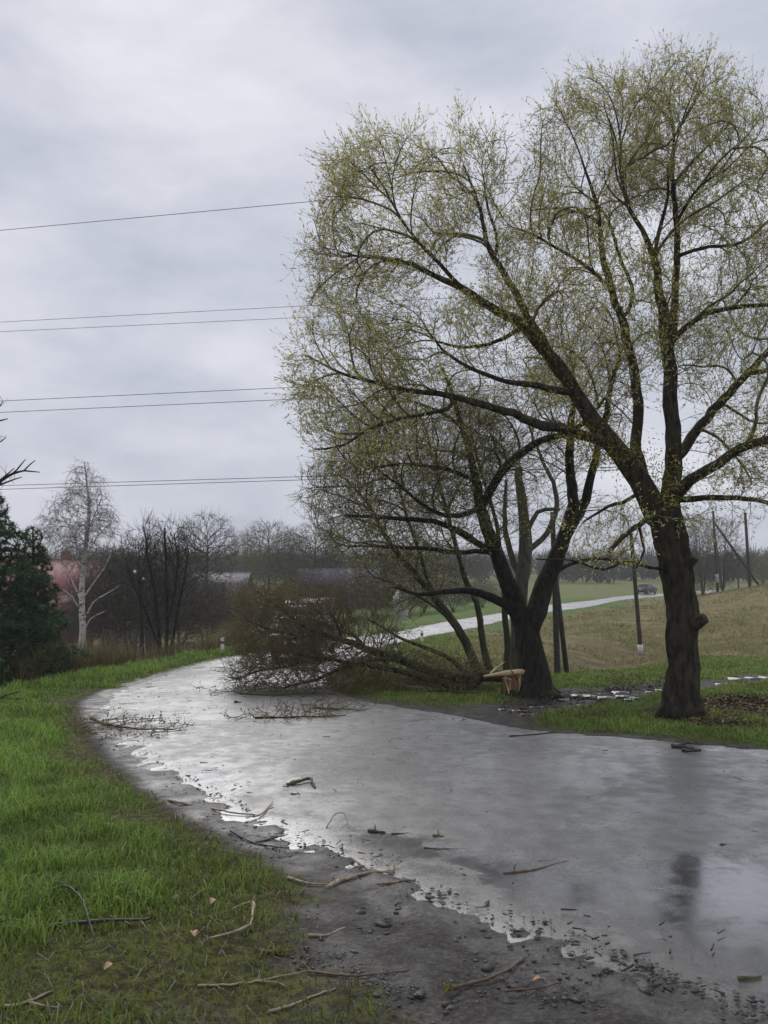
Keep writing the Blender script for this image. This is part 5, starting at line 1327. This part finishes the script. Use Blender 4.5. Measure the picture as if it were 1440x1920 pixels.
# board fence and a blue barrel in the left yard
def fence(px0, px1, Y, h, label):
    a = spot(px0, Y); root = empty('board_fence', a); tag(root, label, 'fence')
    x0, x1 = (px0 - CX) / F * Y, (px1 - CX) / F * Y
    n_ = int((x1 - x0) / .28); me = None
    for i in range(n_):
        x = x0 + (x1 - x0) * i / n_; hh_ = h * (.9 + .2 * RNG.random())
        mb = MB(); mb.box((x - a[0], RNG.normal(0, .02), gz(x, Y) - a[2] + hh_ / 2), (.24, .03, hh_)); mb.build('plank', FM, root, smooth=False)
    mb = MB(); mb.box(((x1 - x0) / 2, .06, (gz((x0 + x1) / 2, Y) - a[2]) + h * .7), (x1 - x0, .05, .09)); mb.build('rail', FM, root, smooth=False)
FM = simple('old dark boards', (.055, .038, .034), .9, .35, 3)
fence(196, 300, 42, 1.75, 'dark board fence behind the service pole on the left')
fence(318, 420, 43, 1.1, 'low rusty-brown board fence right of the many-stemmed tree')
c_ = spot(322, 41); root = empty('plastic_barrel', c_); tag(root, 'blue plastic barrel half hidden behind the many-stemmed tree', 'barrel')
mb = MB(); mb.tube([(0, 0, .0), (0, 0, .05), (0, 0, .3), (0, 0, .6), (0, 0, .88), (0, 0, .93)], [.25, .29, .31, .31, .29, .24], 18); bm_ = simple('blue plastic', (.04, .07, .22), .4); mb.build('drum', bm_, root)
for z_ in (.3, .6):
    mb = MB(); mb.tube([(0, 0, z_ - .02), (0, 0, z_), (0, 0, z_ + .02)], [.305, .325, .305], 18); mb.build('hoop', bm_, root)

# ---------------------------------------------------------------- vehicles
def loft(name, secs, mat, parent, closed=True):
    """secs: list of (n,3) rings of equal length -> skin, ends capped"""
    n_ = len(secs[0]); V = np.concatenate(secs); Fq = []
    for i in range(len(secs) - 1):
        for j in range(n_): Fq.append([i * n_ + j, i * n_ + (j + 1) % n_, (i + 1) * n_ + (j + 1) % n_, (i + 1) * n_ + j])
    o_ = mesh_np(name, V, [np.array(Fq), np.arange(n_)[::-1][None], (np.arange(n_) + (len(secs) - 1) * n_)[None]], mat, parent, smooth=False)
    md = o_.modifiers.new('bevel', 'BEVEL'); md.width = .035; md.segments = 3; md.limit_method = 'ANGLE'; md.angle_limit = R(25)
    return o_
def sect(y, hw, z0, z1, tuck=.9):
    return np.array([[-hw * tuck, y, z0], [hw * tuck, y, z0], [hw, y, z0 + (z1 - z0) * .35], [hw * .97, y, z1], [-hw * .97, y, z1], [-hw, y, z0 + (z1 - z0) * .35]])
def wheel(x, y, r, parent):
    mb = MB(); mb.tube([(x - .09, y, r), (x - .06, y, r), (x + .06, y, r), (x + .09, y, r)], [r * .86, r, r, r * .86], 20); w_ = mb.build('wheel', M['black_paint'], parent)
    for s_ in (-1, 1):
        mb = MB(); mb.tube([(x + s_ * .085, y, r), (x + s_ * .10, y, r)], [r * .62, r * .55], 14); mb.build('rim', simple('steel rim', (.35, .35, .36), .4, .1, 5, metal=.6), w_)
def car(name, loc, rz, paint, label, van=False):
    root = empty(name, loc, rz); tag(root, label, 'van' if van else 'car')
    pm = simple(name + ' paint', paint, .3, .08, 2, spec=.6)
    L, hw = (4.6, .90) if van else (4.1, .82)
    if van:
        loft('body', [sect(-L / 2, hw * .9, .35, .95), sect(-L / 2 + .15, hw, .28, 1.02), sect(-L / 2 + .95, hw, .26, 1.12), sect(-L / 2 + 1.0, hw, .26, 1.12), sect(L / 2 - .1, hw, .28, 1.12), sect(L / 2, hw * .96, .35, 1.08)], pm, root)
        loft('cabin', [sect(-L / 2 + .72, hw * .93, 1.10, 1.14), sect(-L / 2 + 1.35, hw * .88, 1.10, 1.86), sect(-L / 2 + 1.6, hw * .9, 1.10, 1.96), sect(L / 2 - .2, hw * .9, 1.10, 1.96), sect(L / 2 - .05, hw * .88, 1.10, 1.88)], simple('dull van roof', (.085, .07, .064), .45, .1, 2), root)
        V = np.array([[-hw * .80, -L / 2 + .80, 1.20], [hw * .80, -L / 2 + .80, 1.20], [hw * .74, -L / 2 + 1.27, 1.78], [-hw * .74, -L / 2 + 1.27, 1.78]]); V = np.concatenate([V + (0, -.03, .0), V + (0, .05, 0)])
        mesh_np('windscreen', V, [np.array([[0, 1, 2, 3], [7, 6, 5, 4], [0, 4, 5, 1], [1, 5, 6, 2], [2, 6, 7, 3], [3, 7, 4, 0]])], M['glass'], root, smooth=False)
        for s_ in (-1, 1):
            mb = MB(); mb.box((s_ * (hw + .12), -L / 2 + 1.0, 1.38), (.12, .08, .24)); mb.build('mirror', M['whitewash'], root, bevel=.02)
            mb = MB(); mb.box((s_ * hw * .70, -L / 2 - .02, .74), (.28, .08, .18)); mb.build('headlight', M['insulator'], root, bevel=.02)
        mb = MB(); mb.box((0, -L / 2 - .03, .72), (.7, .06, .16)); mb.build('grille', M['black_paint'], root)
    else:
        loft('body', [sect(-L / 2, hw * .93, .42, .86), sect(-L / 2 + .08, hw * .98, .30, .92), sect(-L / 2 + .95, hw, .24, .95), sect(0, hw, .22, .95), sect(L / 2 - 1.1, hw, .24, .93), sect(L / 2 - .1, hw * .95, .30, .80), sect(L / 2, hw * .9, .40, .72)], pm, root)
        loft('roof', [sect(-L / 2 + 1.02, hw * .80, 1.36, 1.40, 1), sect(-L / 2 + 1.4, hw * .82, 1.38, 1.43, 1), sect(-.2, hw * .82, 1.38, 1.44, 1), sect(.35, hw * .80, 1.35, 1.40, 1)], pm, root)
        loft('glasshouse', [sect(-L / 2 + .62, hw * .92, .93, .97, 1), sect(-L / 2 + 1.02, hw * .80, .93, 1.37, 1.08), sect(.3, hw * .80, .93, 1.37, 1.08), sect(.95, hw * .9, .93, .96, 1)], M['glass'], root)
        red = simple('red lamp', (.35, .02, .018), .2, .1)
        for s_ in (-1, 1):
            mb = MB(); mb.box((s_ * hw * .70, -L / 2 - .005, .70), (.32, .06, .17)); mb.build('tail_light', red, root, bevel=.015)
            mb = MB(); mb.box((s_ * (hw + .08), .55, 1.0), (.16, .08, .12)); mb.build('mirror', M['black_paint'], root, bevel=.02)
        mb = MB(); mb.box((0, -L / 2 - .05, .48), (hw * 1.9, .14, .16)); mb.build('bumper', M['black_paint'], root, bevel=.03)
        mb = MB(); mb.box((0, -L / 2 - .02, .68), (.50, .03, .12)); mb.build('number_plate', M['whitewash'], root)
    for s_ in (-1, 1):
        for y_ in (-L / 2 + .75, L / 2 - .8): wheel(s_ * (hw - .10), y_, .31, root)
    return root
def road_at(px_, Y):
    x = (px_ - CX) / F * Y; return (x, Y, float(road_z(x, Y)) + .02)
car('parked_car', road_at(572, 29.0), R(-6), (.055, .012, .014), 'dark red saloon car seen from behind through the fallen branches')
car('parked_van', road_at(578, 36.0), R(-8), (.06, .048, .044), 'dull brown van with white mirrors stopped behind the dark red car', True)
car('distant_car', road_at(1212, 118.0), R(-40), (.02, .026, .024), 'small dark car far off at the end of the road')

# ---------------------------------------------------------------- storm litter
STM = {'pale': simple('barkless pale stick', (.27, .21, .135), .5, .5, 22, bmp=.3), 'dark': simple('wet dark stick', (.028, .022, .018), .5, .4, 14, bmp=.3), 'moss': simple('mossy stick', (.085, .078, .028), .7, .5, 18, bmp=.4),
       'brown': simple('brown stick', (.10, .065, .040), .55, .4, 14, bmp=.3)}
LICH = simple('yellow lichen', (.20, .17, .025), .8, .3, 30, bmp=.5)
def stick(pix, r, col, label, side=(), lichen=None, lift=0.0, name='fallen_stick'):
    g_ = G(pix); P_ = crom(g_, .03)
    n_ = len(P_); P_[:, :2] += RNG.normal(0, .0025, (n_, 2))
    f = np.linspace(0, 1, n_)
    arch = lift * np.sin(f * math.pi)
    rad = r * .82 * (1 - .5 * f) * (1 + .12 * RNG.normal(0, 1, n_)); rad = np.clip(rad, .002, None)
    P_[:, 2] += rad * .6 + arch + .004
    base = P_[0].copy(); root = empty(name, base); tag(root, label, 'stick', 'storm-broken sticks')
    mb = MB(); mb.tube(P_ - base, rad, 8, .15, 2); mb.build('stem', STM[col], root)
    for sd in side:
        g2 = crom(G(sd), .03); n2 = len(g2); g2[:, 2] += r * .6 + .004 + .5 * r * np.linspace(0, 1, n2) + lift * .5
        mb = MB(); mb.tube(g2 - base, r * .6 * (1 - .5 * np.linspace(0, 1, n2)), 6, .1, 1); mb.build('twig', STM[col], root)
    if lichen is not None:
        c_ = G([lichen])[0] - base; V, Fl = leaf_quads(c_ + RNG.normal(0, 1, (110, 3)) * np.array([.014, .014, .006]) + np.array([0, 0, r + .006]), RNG.normal(0, 1, (110, 3)), .014, .004, np.random.default_rng(3))
        tag(mesh_np('lichen', V, [Fl], LICH, root, smooth=False), kind='stuff')
    return root
stick([(315, 1502), (350, 1509), (400, 1518), (440, 1526), (478, 1529)], .016, 'pale', 'long stick with stripped pale end lying across the left puddle edge', [[(475, 1534), (492, 1528), (512, 1507)]])
stick([(538, 1474), (560, 1471), (580, 1467), (586, 1473), (591, 1480)], .026, 'moss', 'short crooked mossy branch piece alone on the road, left of centre', lift=.03)
stick([(545, 1490), (558, 1490)], .012, 'dark', 'tiny dark stick under the crooked mossy piece')
stick([(612, 1668), (650, 1650), (700, 1637), (738, 1638)], .019, 'pale', 'pale forked stick with a green tip at the road edge', [[(540, 1650), (580, 1662), (615, 1664)], [(695, 1637), (675, 1625), (658, 1614)], [(730, 1638), (727, 1622)], [(735, 1638), (740, 1624)]])
stick([(705, 1660), (740, 1656), (780, 1650)], .012, 'pale', 'straight pale stick just below the forked stick')
stick([(85, 1742), (150, 1741), (205, 1738), (262, 1733), (292, 1722)], .017, 'dark', 'dark stick with yellow lichen tip lying in the grass', lichen=(286, 1721), lift=.03)
stick([(105, 1664), (128, 1680), (148, 1706), (163, 1732), (176, 1762)], .010, 'dark', 'thin dark arched twig crossing the lichen-tipped stick', lift=.08)
stick([(108, 1726), (130, 1727), (152, 1727)], .011, 'pale', 'short pale stick left of the arched twig')
stick([(205, 1721), (228, 1726), (248, 1736)], .010, 'pale', 'short pale curved stick above the lichen-tipped stick')
stick([(475, 1696), (474, 1720), (469, 1742)], .017, 'pale', 'bent pale stick with elbow on the mossy verge', [[(469, 1742), (440, 1756), (392, 1770)], [(474, 1698), (455, 1704), (436, 1714)]], lift=.02)
stick([(355, 1692), (380, 1679), (404, 1677), (414, 1689)], .012, 'dark', 'small dark crooked stick above the bent pale stick', lift=.02)
stick([(0, 1893), (40, 1886), (78, 1870), (98, 1860)], .012, 'pale', 'pale stick in the grass at the bottom left corner', [[(55, 1884), (85, 1892), (110, 1896)]])
stick([(578, 1757), (612, 1756), (648, 1740)], .012, 'pale', 'short light stick on the mossy mud right of the bent stick')
stick([(372, 1851), (440, 1848), (502, 1838), (572, 1823)], .008, 'pale', 'long thin straw-coloured stick low on the verge', [[(480, 1843), (520, 1846), (538, 1856)]])
stick([(505, 1900), (552, 1886), (582, 1873), (628, 1857)], .011, 'pale', 'light curved stick at the bottom of the verge below the thin long one')
stick([(838, 1860), (872, 1850), (920, 1836), (956, 1818), (986, 1797)], .013, 'brown', 'brown curved stick with lichen end on the gravel shoulder', lichen=(842, 1858))
stick([(945, 1860), (1000, 1857), (1052, 1844)], .009, 'brown', 'reddish thin stick right below the curved gravel stick')
stick([(943, 1640), (1000, 1634), (1042, 1622), (1092, 1611)], .014, 'brown', 'long low stick lying in the thin water on the near road')
stick([(1008, 1617), (1035, 1616), (1064, 1616)], .008, 'dark', 'short dark stick just above the long low stick')
stick([(794, 1592), (832, 1594), (882, 1593)], .010, 'dark', 'straight dark stick in the middle of the near road')
stick([(612, 1554), (630, 1541), (645, 1541), (654, 1556)], .006, 'brown', 'thin arched twig standing on the road left of the bark scraps', lift=.07)
stick([(432, 1560), (480, 1583), (542, 1592)], .012, 'dark', 'dark branch along the water edge below the long pale-ended stick', [[(480, 1582), (515, 1574), (540, 1568)]])
stick([(575, 1824), (650, 1831), (700, 1829), (772, 1821)], .009, 'brown', 'thin brown stick with moss on the shoulder near the bottom')
stick([(488, 1785), (520, 1788), (552, 1783)], .012, 'moss', 'yellow-green mossy twig on the bare verge mud', lichen=(520, 1787))
stick([(1335, 1462), (1362, 1463), (1393, 1455)], .012, 'dark', 'forked dark twig on the road at the right', [[(1375, 1460), (1390, 1464)]])
stick([(738, 1409), (785, 1408), (832, 1406)], .010, 'dark', 'long straight dark twig far across the road')
stick([(678, 1411), (700, 1416), (718, 1416)], .013, 'dark', 'dark v-shaped twig left of the far straight twig')
stick([(955, 1383), (1000, 1379), (1040, 1374)], .02, 'dark', 'dark rotten branch near the far right road edge')
stick([(690, 1560), (705, 1562), (722, 1563)], .022, 'dark', 'stubby dark bark lump left of the scraps in mid road', [[(702, 1561), (703, 1553)]])
stick([(733, 1566), (750, 1565), (768, 1563)], .012, 'dark', 'flat dark scrap right of the stubby bark lump')
stick([(812, 1571), (822, 1570), (832, 1571)], .018, 'moss', 'mossy green scrap with a dark knob on the mid road', [[(822, 1570), (821, 1562)]])
stick([(1385, 1838), (1405, 1836), (1428, 1834)], .014, 'moss', 'mossy scrap near the bottom right corner')
stick([(1352, 1588), (1364, 1586)], .018, 'dark', 'small dark knob of bark on the right of the near road')
stick([(1408, 1560), (1428, 1564)], .014, 'dark', 'dark scrap at the right edge of the near road')
stick([(440, 1320), (452, 1319)], .05, 'dark', 'round black lump on the road before the fallen crown')
stick([(405, 1328), (432, 1327)], .02, 'dark', 'short dark branch left of the round black lump')
stick([(375, 1432), (390, 1432)], .018, 'dark', 'small dark stick in the left part of the road')
stick([(1258, 1402), (1285, 1404), (1312, 1409)], .04, 'dark', 'clump of dark bark at the right verge below the tall willow', [[(1270, 1402), (1290, 1398), (1306, 1402)], [(1280, 1410), (1300, 1414), (1314, 1413)]])

# leafy branches torn off and lying on the road
def branch_on_road(label, pix, lobes, seed, green=True):
    g_ = G(pix); t_ = Tree(seed, .10); P_ = np.column_stack([g_, np.linspace(.022, .008, len(g_))]); P_[:, 2] += .04
    t_.limb(P_, .2); rg = np.random.default_rng(seed); A_ = []
    for (cx_, cy_, w_, h_, n_) in lobes:
        c_ = G([(cx_, cy_)])[0]; A_.append(c_ + np.column_stack([rg.normal(0, w_ * c_[1] / F * .5, n_), rg.normal(0, .35, n_), np.abs(rg.normal(0, h_ * c_[1] / F * .55, n_)) + .03]))
    t_.grow(np.concatenate(A_), infl=.9, kill=.08, inertia=.5, trop=(0, 0, .02), iters=25); t_.finish(.0045, 2.2); t_.twiglets(1.5, .012, (.08, .2), .7, .1, 2, .0038)
    for k_ in (0, 1): t_.tw[k_][:, 2] = np.maximum(t_.tw[k_][:, 2], h0(t_.tw[k_][:, 1]) + .03)
    t_.pos = list(np.array(t_.pos))
    return mk_tree('broken_branch', t_, g_[0], label, 'branch', (M['bark_green'], M['twig_brown']), 'torn branches on the road', {'p': .7 if green else .1, 'l': .045, 'w': .010, 'c': ((.10, .09, .025), (.2, .19, .05))}, trunk_rough=.05, trunk_k=7)
branch_on_road('leafy greenish branch lying flat on the road before the fallen crown', [(478, 1350), (530, 1349), (580, 1348), (648, 1346)], [(535, 1346, 70, 14, 160), (580, 1346, 50, 8, 60)], 401)
branch_on_road('bare twiggy branch on the road at the tip of the right verge', [(588, 1330), (630, 1334), (676, 1336)], [(625, 1332, 60, 12, 110)], 402, False)
branch_on_road('brown twiggy branch washed against the left road edge', [(170, 1352), (215, 1366), (270, 1372), (325, 1372)], [(215, 1364, 80, 8, 200), (300, 1371, 60, 5, 90)], 403)
branch_on_road('dark twigs heaped under the front of the fallen crown', [(450, 1304), (510, 1306), (570, 1304), (640, 1303)], [(500, 1302, 90, 16, 140), (590, 1300, 90, 18, 140)], 404)
branch_on_road('low brush heap below the broken stump on the right verge', [(800, 1298), (850, 1300), (900, 1302)], [(850, 1292, 110, 22, 220), (760, 1292, 90, 18, 140)], 405)

def litter_mesh(name, P_, ln, wd, c0, c1, mat, label, cat, flat=.35):
    n_ = len(P_); a = RNG.random(n_) * 2 * math.pi
    d_ = nrm(np.stack([np.cos(a), np.sin(a), RNG.normal(0, flat, n_)], 1)); sd = nrm(np.stack([-np.sin(a), np.cos(a), RNG.normal(0, flat, n_)], 1))
    ln = np.broadcast_to(ln, (n_,))[:, None]; wd = np.broadcast_to(wd, (n_,))[:, None]
    cup = np.array([0, 0, .25]) * ln
    V = np.stack([P_, P_ + d_ * ln * .35 + sd * wd + cup * .5, P_ + d_ * ln * .75 + sd * wd * .7 + cup * .3, P_ + d_ * ln, P_ + d_ * ln * .75 - sd * wd * .7 + cup * .3, P_ + d_ * ln * .35 - sd * wd + cup * .5], 1).reshape(-1, 3)
    i_ = np.arange(n_)[:, None] * 6; g_ = RNG.random((n_, 1)); tint = np.array(c0) * (1 - g_) + np.array(c1) * g_
    o_ = mesh_np(name, V, [i_ + np.array([[0, 1, 2, 3]]), i_ + np.array([[0, 3, 4, 5]])], mat, tint=np.repeat(tint, 6, 0), smooth=False); tag(o_, label, cat, kind='stuff'); return o_
pixs = np.column_stack([RNG.uniform(1285, 1470, 1300), 1300 + 60 * RNG.random(1300) ** .8]); P_ = G(pixs); P_[:, 2] += .02
litter_mesh('leaf_litter', P_, .05 + .05 * RNG.random(1300), .022, (.05, .03, .015), (.26, .17, .08), M['dead_leaf'], 'brown dead leaves on the bank right of the tall willow', 'leaves')
pixs = np.column_stack([RNG.uniform(1130, 1250, 700), 1262 + 34 * RNG.random(700)]); P_ = G(pixs); P_[:, 2] += .02
litter_mesh('leaf_litter', P_, .05 + .05 * RNG.random(700), .022, (.03, .022, .014), (.13, .10, .06), M['dead_leaf'], 'dark dead leaves on the hump left of the tall willow', 'leaves')
pixs = np.column_stack([RNG.uniform(940, 1150, 500), RNG.uniform(1296, 1342, 500)]); P_ = G(pixs); P_[:, 2] += .015
litter_mesh('bark_scraps', P_, .05 + .06 * RNG.random(500), .016, (.03, .02, .015), (.17, .12, .08), M['dead_leaf'], 'brown bark scraps strewn along the muddy track', 'bark scraps')
for (px_, py_), lab in (((195, 1830), 'tan fallen leaf low in the grass at the bottom left'), ((365, 1766), 'tan fallen leaf under the bent pale stick'), ((205, 1556), 'pale fallen leaf in the middle of the left grass'), ((60, 1358), 'whitish leaf far up the left verge grass'), ((395, 1704), 'brownish leaf above the bent pale stick'), ((1020, 1850), 'reddish leaf on the gravel shoulder')):
    c_ = G([(px_, py_)])[0]; root = empty('fallen_leaf', c_); tag(root, lab, 'leaf', 'single fallen leaves')
    a = RNG.random() * 6.28; L_ = .05; k_ = 12
    tt = np.linspace(0, 1, k_); wv = np.sin(tt ** .8 * math.pi) * L_ * .42 * (1 + .12 * np.sin(tt * 20))
    V = np.concatenate([np.column_stack([tt * L_ * 1.3, wv, .03 + .016 * np.sin(tt * 3) + wv * .5]), np.column_stack([tt * L_ * 1.3, -wv, .03 + .016 * np.sin(tt * 3) + wv * .35]), np.column_stack([tt * L_ * 1.3, 0 * tt, .026 + .016 * np.sin(tt * 3)])])
    ca, sa = math.cos(a), math.sin(a); V[:, :2] = V[:, :2] @ np.array([[ca, sa], [-sa, ca]])
    q_ = np.arange(k_ - 1); mesh_np('blade', V, [np.concatenate([np.stack([q_ + 2 * k_, q_ + 2 * k_ + 1, q_ + 1, q_], 1), np.stack([q_ + k_, q_ + k_ + 1, q_ + 2 * k_ + 1, q_ + 2 * k_], 1)])], simple('tan leaf', (.38, .24, .13), .6, .25, 30), root)
    mb = MB(); mb.tube([V[2 * k_], V[2 * k_] - np.array([ca * .02, sa * .02, .012])], .0012, 5); mb.build('stalk', STM['brown'], root)
# small twigs and bark crumbs washed over the road
n = 1000
X, Y = scatter(n * 3, 3.6, 30, -.35, .5)
z, d, s, tr, dt = terrain(X, Y, True)
dl_ = -d
ok = (d < -.1) & (RNG.random(len(X)) < (.05 + .5 * np.exp(-((Y - 18) / 3.5) ** 2) + .6 * np.exp(-((d + .2) / .45) ** 2)) * 1.6 * sstep(.42, .7, fbm(X * .9, Y * .9, 151, 3)))
X, Y = X[ok][:n], Y[ok][:n]; n = len(X); a = RNG.random(n) * 6.28; L_ = (.015 + .10 * RNG.random(n) ** 3); rr_ = .0025 + .004 * RNG.random(n) + .0002 * Y
A_ = np.stack([X, Y, h0(Y) + .034 + rr_], 1); B_ = A_ + np.stack([np.cos(a) * L_, np.sin(a) * L_, RNG.normal(0, .004, n)], 1); tn = nrm(B_ - A_)
V, Fq = seg_np(A_, B_, rr_, rr_ * .7, tn, tn, 5)
tag(mesh_np('twig_litter', V, [Fq], STM['dark']), 'tiny dark twigs and crumbs washed all over the wet road', 'twigs', kind='stuff')

# stones and clods along the left shoulder
bm = bmesh.new(); bmesh.ops.create_icosphere(bm, subdivisions=1, radius=1.0); ico_v = np.array([v.co[:] for v in bm.verts]); ico_f = np.array([[v.index for v in f.verts] for f in bm.faces]); bm.free()
octa_v = np.array([[1,0,0],[-1,0,0],[0,1,0],[0,-1,0],[0,0,1],[0,0,-1.]]); octa_f = np.array([[0,2,4],[2,1,4],[1,3,4],[3,0,4],[2,0,5],[1,2,5],[3,1,5],[0,3,5]])
def stones(name, X, Y, sz, c0, c1, rough, label, zoff=0.0, flat=.6, small=False):
    ico_v, ico_f = (octa_v, octa_f) if small else (globals()['ico_v'], globals()['ico_f'])
    n_ = len(X); z_ = terrain(X, Y) + zoff; z_ = np.maximum(z_, np.where(road_d(X, Y)[0] < -.1, road_z(X, Y) + .01, -99))
    jit = 1 + RNG.normal(0, .22, (n_, len(ico_v), 1))
    sc_ = np.stack([sz * RNG.uniform(.7, 1.3, n_), sz * RNG.uniform(.7, 1.3, n_), sz * flat * RNG.uniform(.6, 1.1, n_)], 1)
    a = RNG.random(n_) * 6.28; V = ico_v[None] * jit * sc_[:, None]
    ca, sa = np.cos(a)[:, None], np.sin(a)[:, None]
    V = np.stack([V[..., 0] * ca - V[..., 1] * sa, V[..., 0] * sa + V[..., 1] * ca, V[..., 2]], -1) + np.stack([X, Y, z_], 1)[:, None]
    Fi = (ico_f[None] + (np.arange(n_) * len(ico_v))[:, None, None]).reshape(-1, 3)
    g_ = RNG.random((n_, 1)); tint = np.array(c0) * (1 - g_) + np.array(c1) * g_
    m, t, b, o = new_mat(name); at = N(t, 'ShaderNodeAttribute'); at.attribute_name = 'tint'; t.links.new(at.outputs['Color'], b.inputs['Base Color']); b.inputs['Roughness'].default_value = rough; b.inputs['Specular IOR Level'].default_value = .5
    nn = noise_node(t, 60, 3); bump(t, b, nn.outputs['Fac'], .5, .01)
    o_ = mesh_np(name, V.reshape(-1, 3), [Fi], m, tint=np.repeat(tint, len(ico_v), 0), smooth=True); tag(o_, label, 'gravel', kind='stuff')
X, Y = scatter(30000, 3.3, 13, -.4, .5)
z, d, s, tr, dt = terrain(X, Y, True); mu, so, li, mo, dr = masks(X, Y, d, s, tr, dt)
nz = fbm(X * 2.2, Y * 2.2, 141, 3)
ok = (s < 0) & (d > -.35) & (mu > .5) & (RNG.random(len(X)) < .2 + sstep(.42, .62, nz) * .8)
X, Y = X[ok][:7000], Y[ok][:7000]
stones('shoulder_gravel', X, Y, .005 + .017 * RNG.random(len(X)) ** 3, (.016, .013, .011), (.11, .10, .088), .4, 'dark wet gravel and clods on the left road shoulder', -.002, .5, True)
X, Y = scatter(9000, 3.3, 9, -.2, .5)
z, d, s, tr, dt = terrain(X, Y, True); mu, so, li, mo, dr = masks(X, Y, d, s, tr, dt)
ok = (s < 0) & (d > -.25) & (d < .95) & (mu > .5) & (RNG.random(len(X)) < .5)
X, Y = X[ok][:110], Y[ok][:110]
stones('shoulder_clods', X, Y, .016 + .035 * RNG.random(len(X)) ** 2, (.016, .013, .011), (.05, .042, .036), .55, 'larger dark mud clods along the near shoulder', -.008, .22)

# ---------------------------------------------------------------- hazy wet air
if True:
    mb = MB(); mb.box((0, 869, 7.5), (1840, 1882, 25)); hz = mb.build('haze', None, smooth=False); tag(hz, kind='stuff')
    m = bpy.data.materials.new('wet air'); m.use_nodes = True; t = m.node_tree; t.nodes.clear()
    o = N(t, 'ShaderNodeOutputMaterial'); v_ = N(t, 'ShaderNodeVolumePrincipled'); v_.inputs['Density'].default_value = .0007; v_.inputs['Color'].default_value = (.92, .94, 1.0, 1)
    t.links.new(v_.outputs[0], o.inputs['Volume']); hz.data.materials.append(m)
print('done', time.time() - T0)
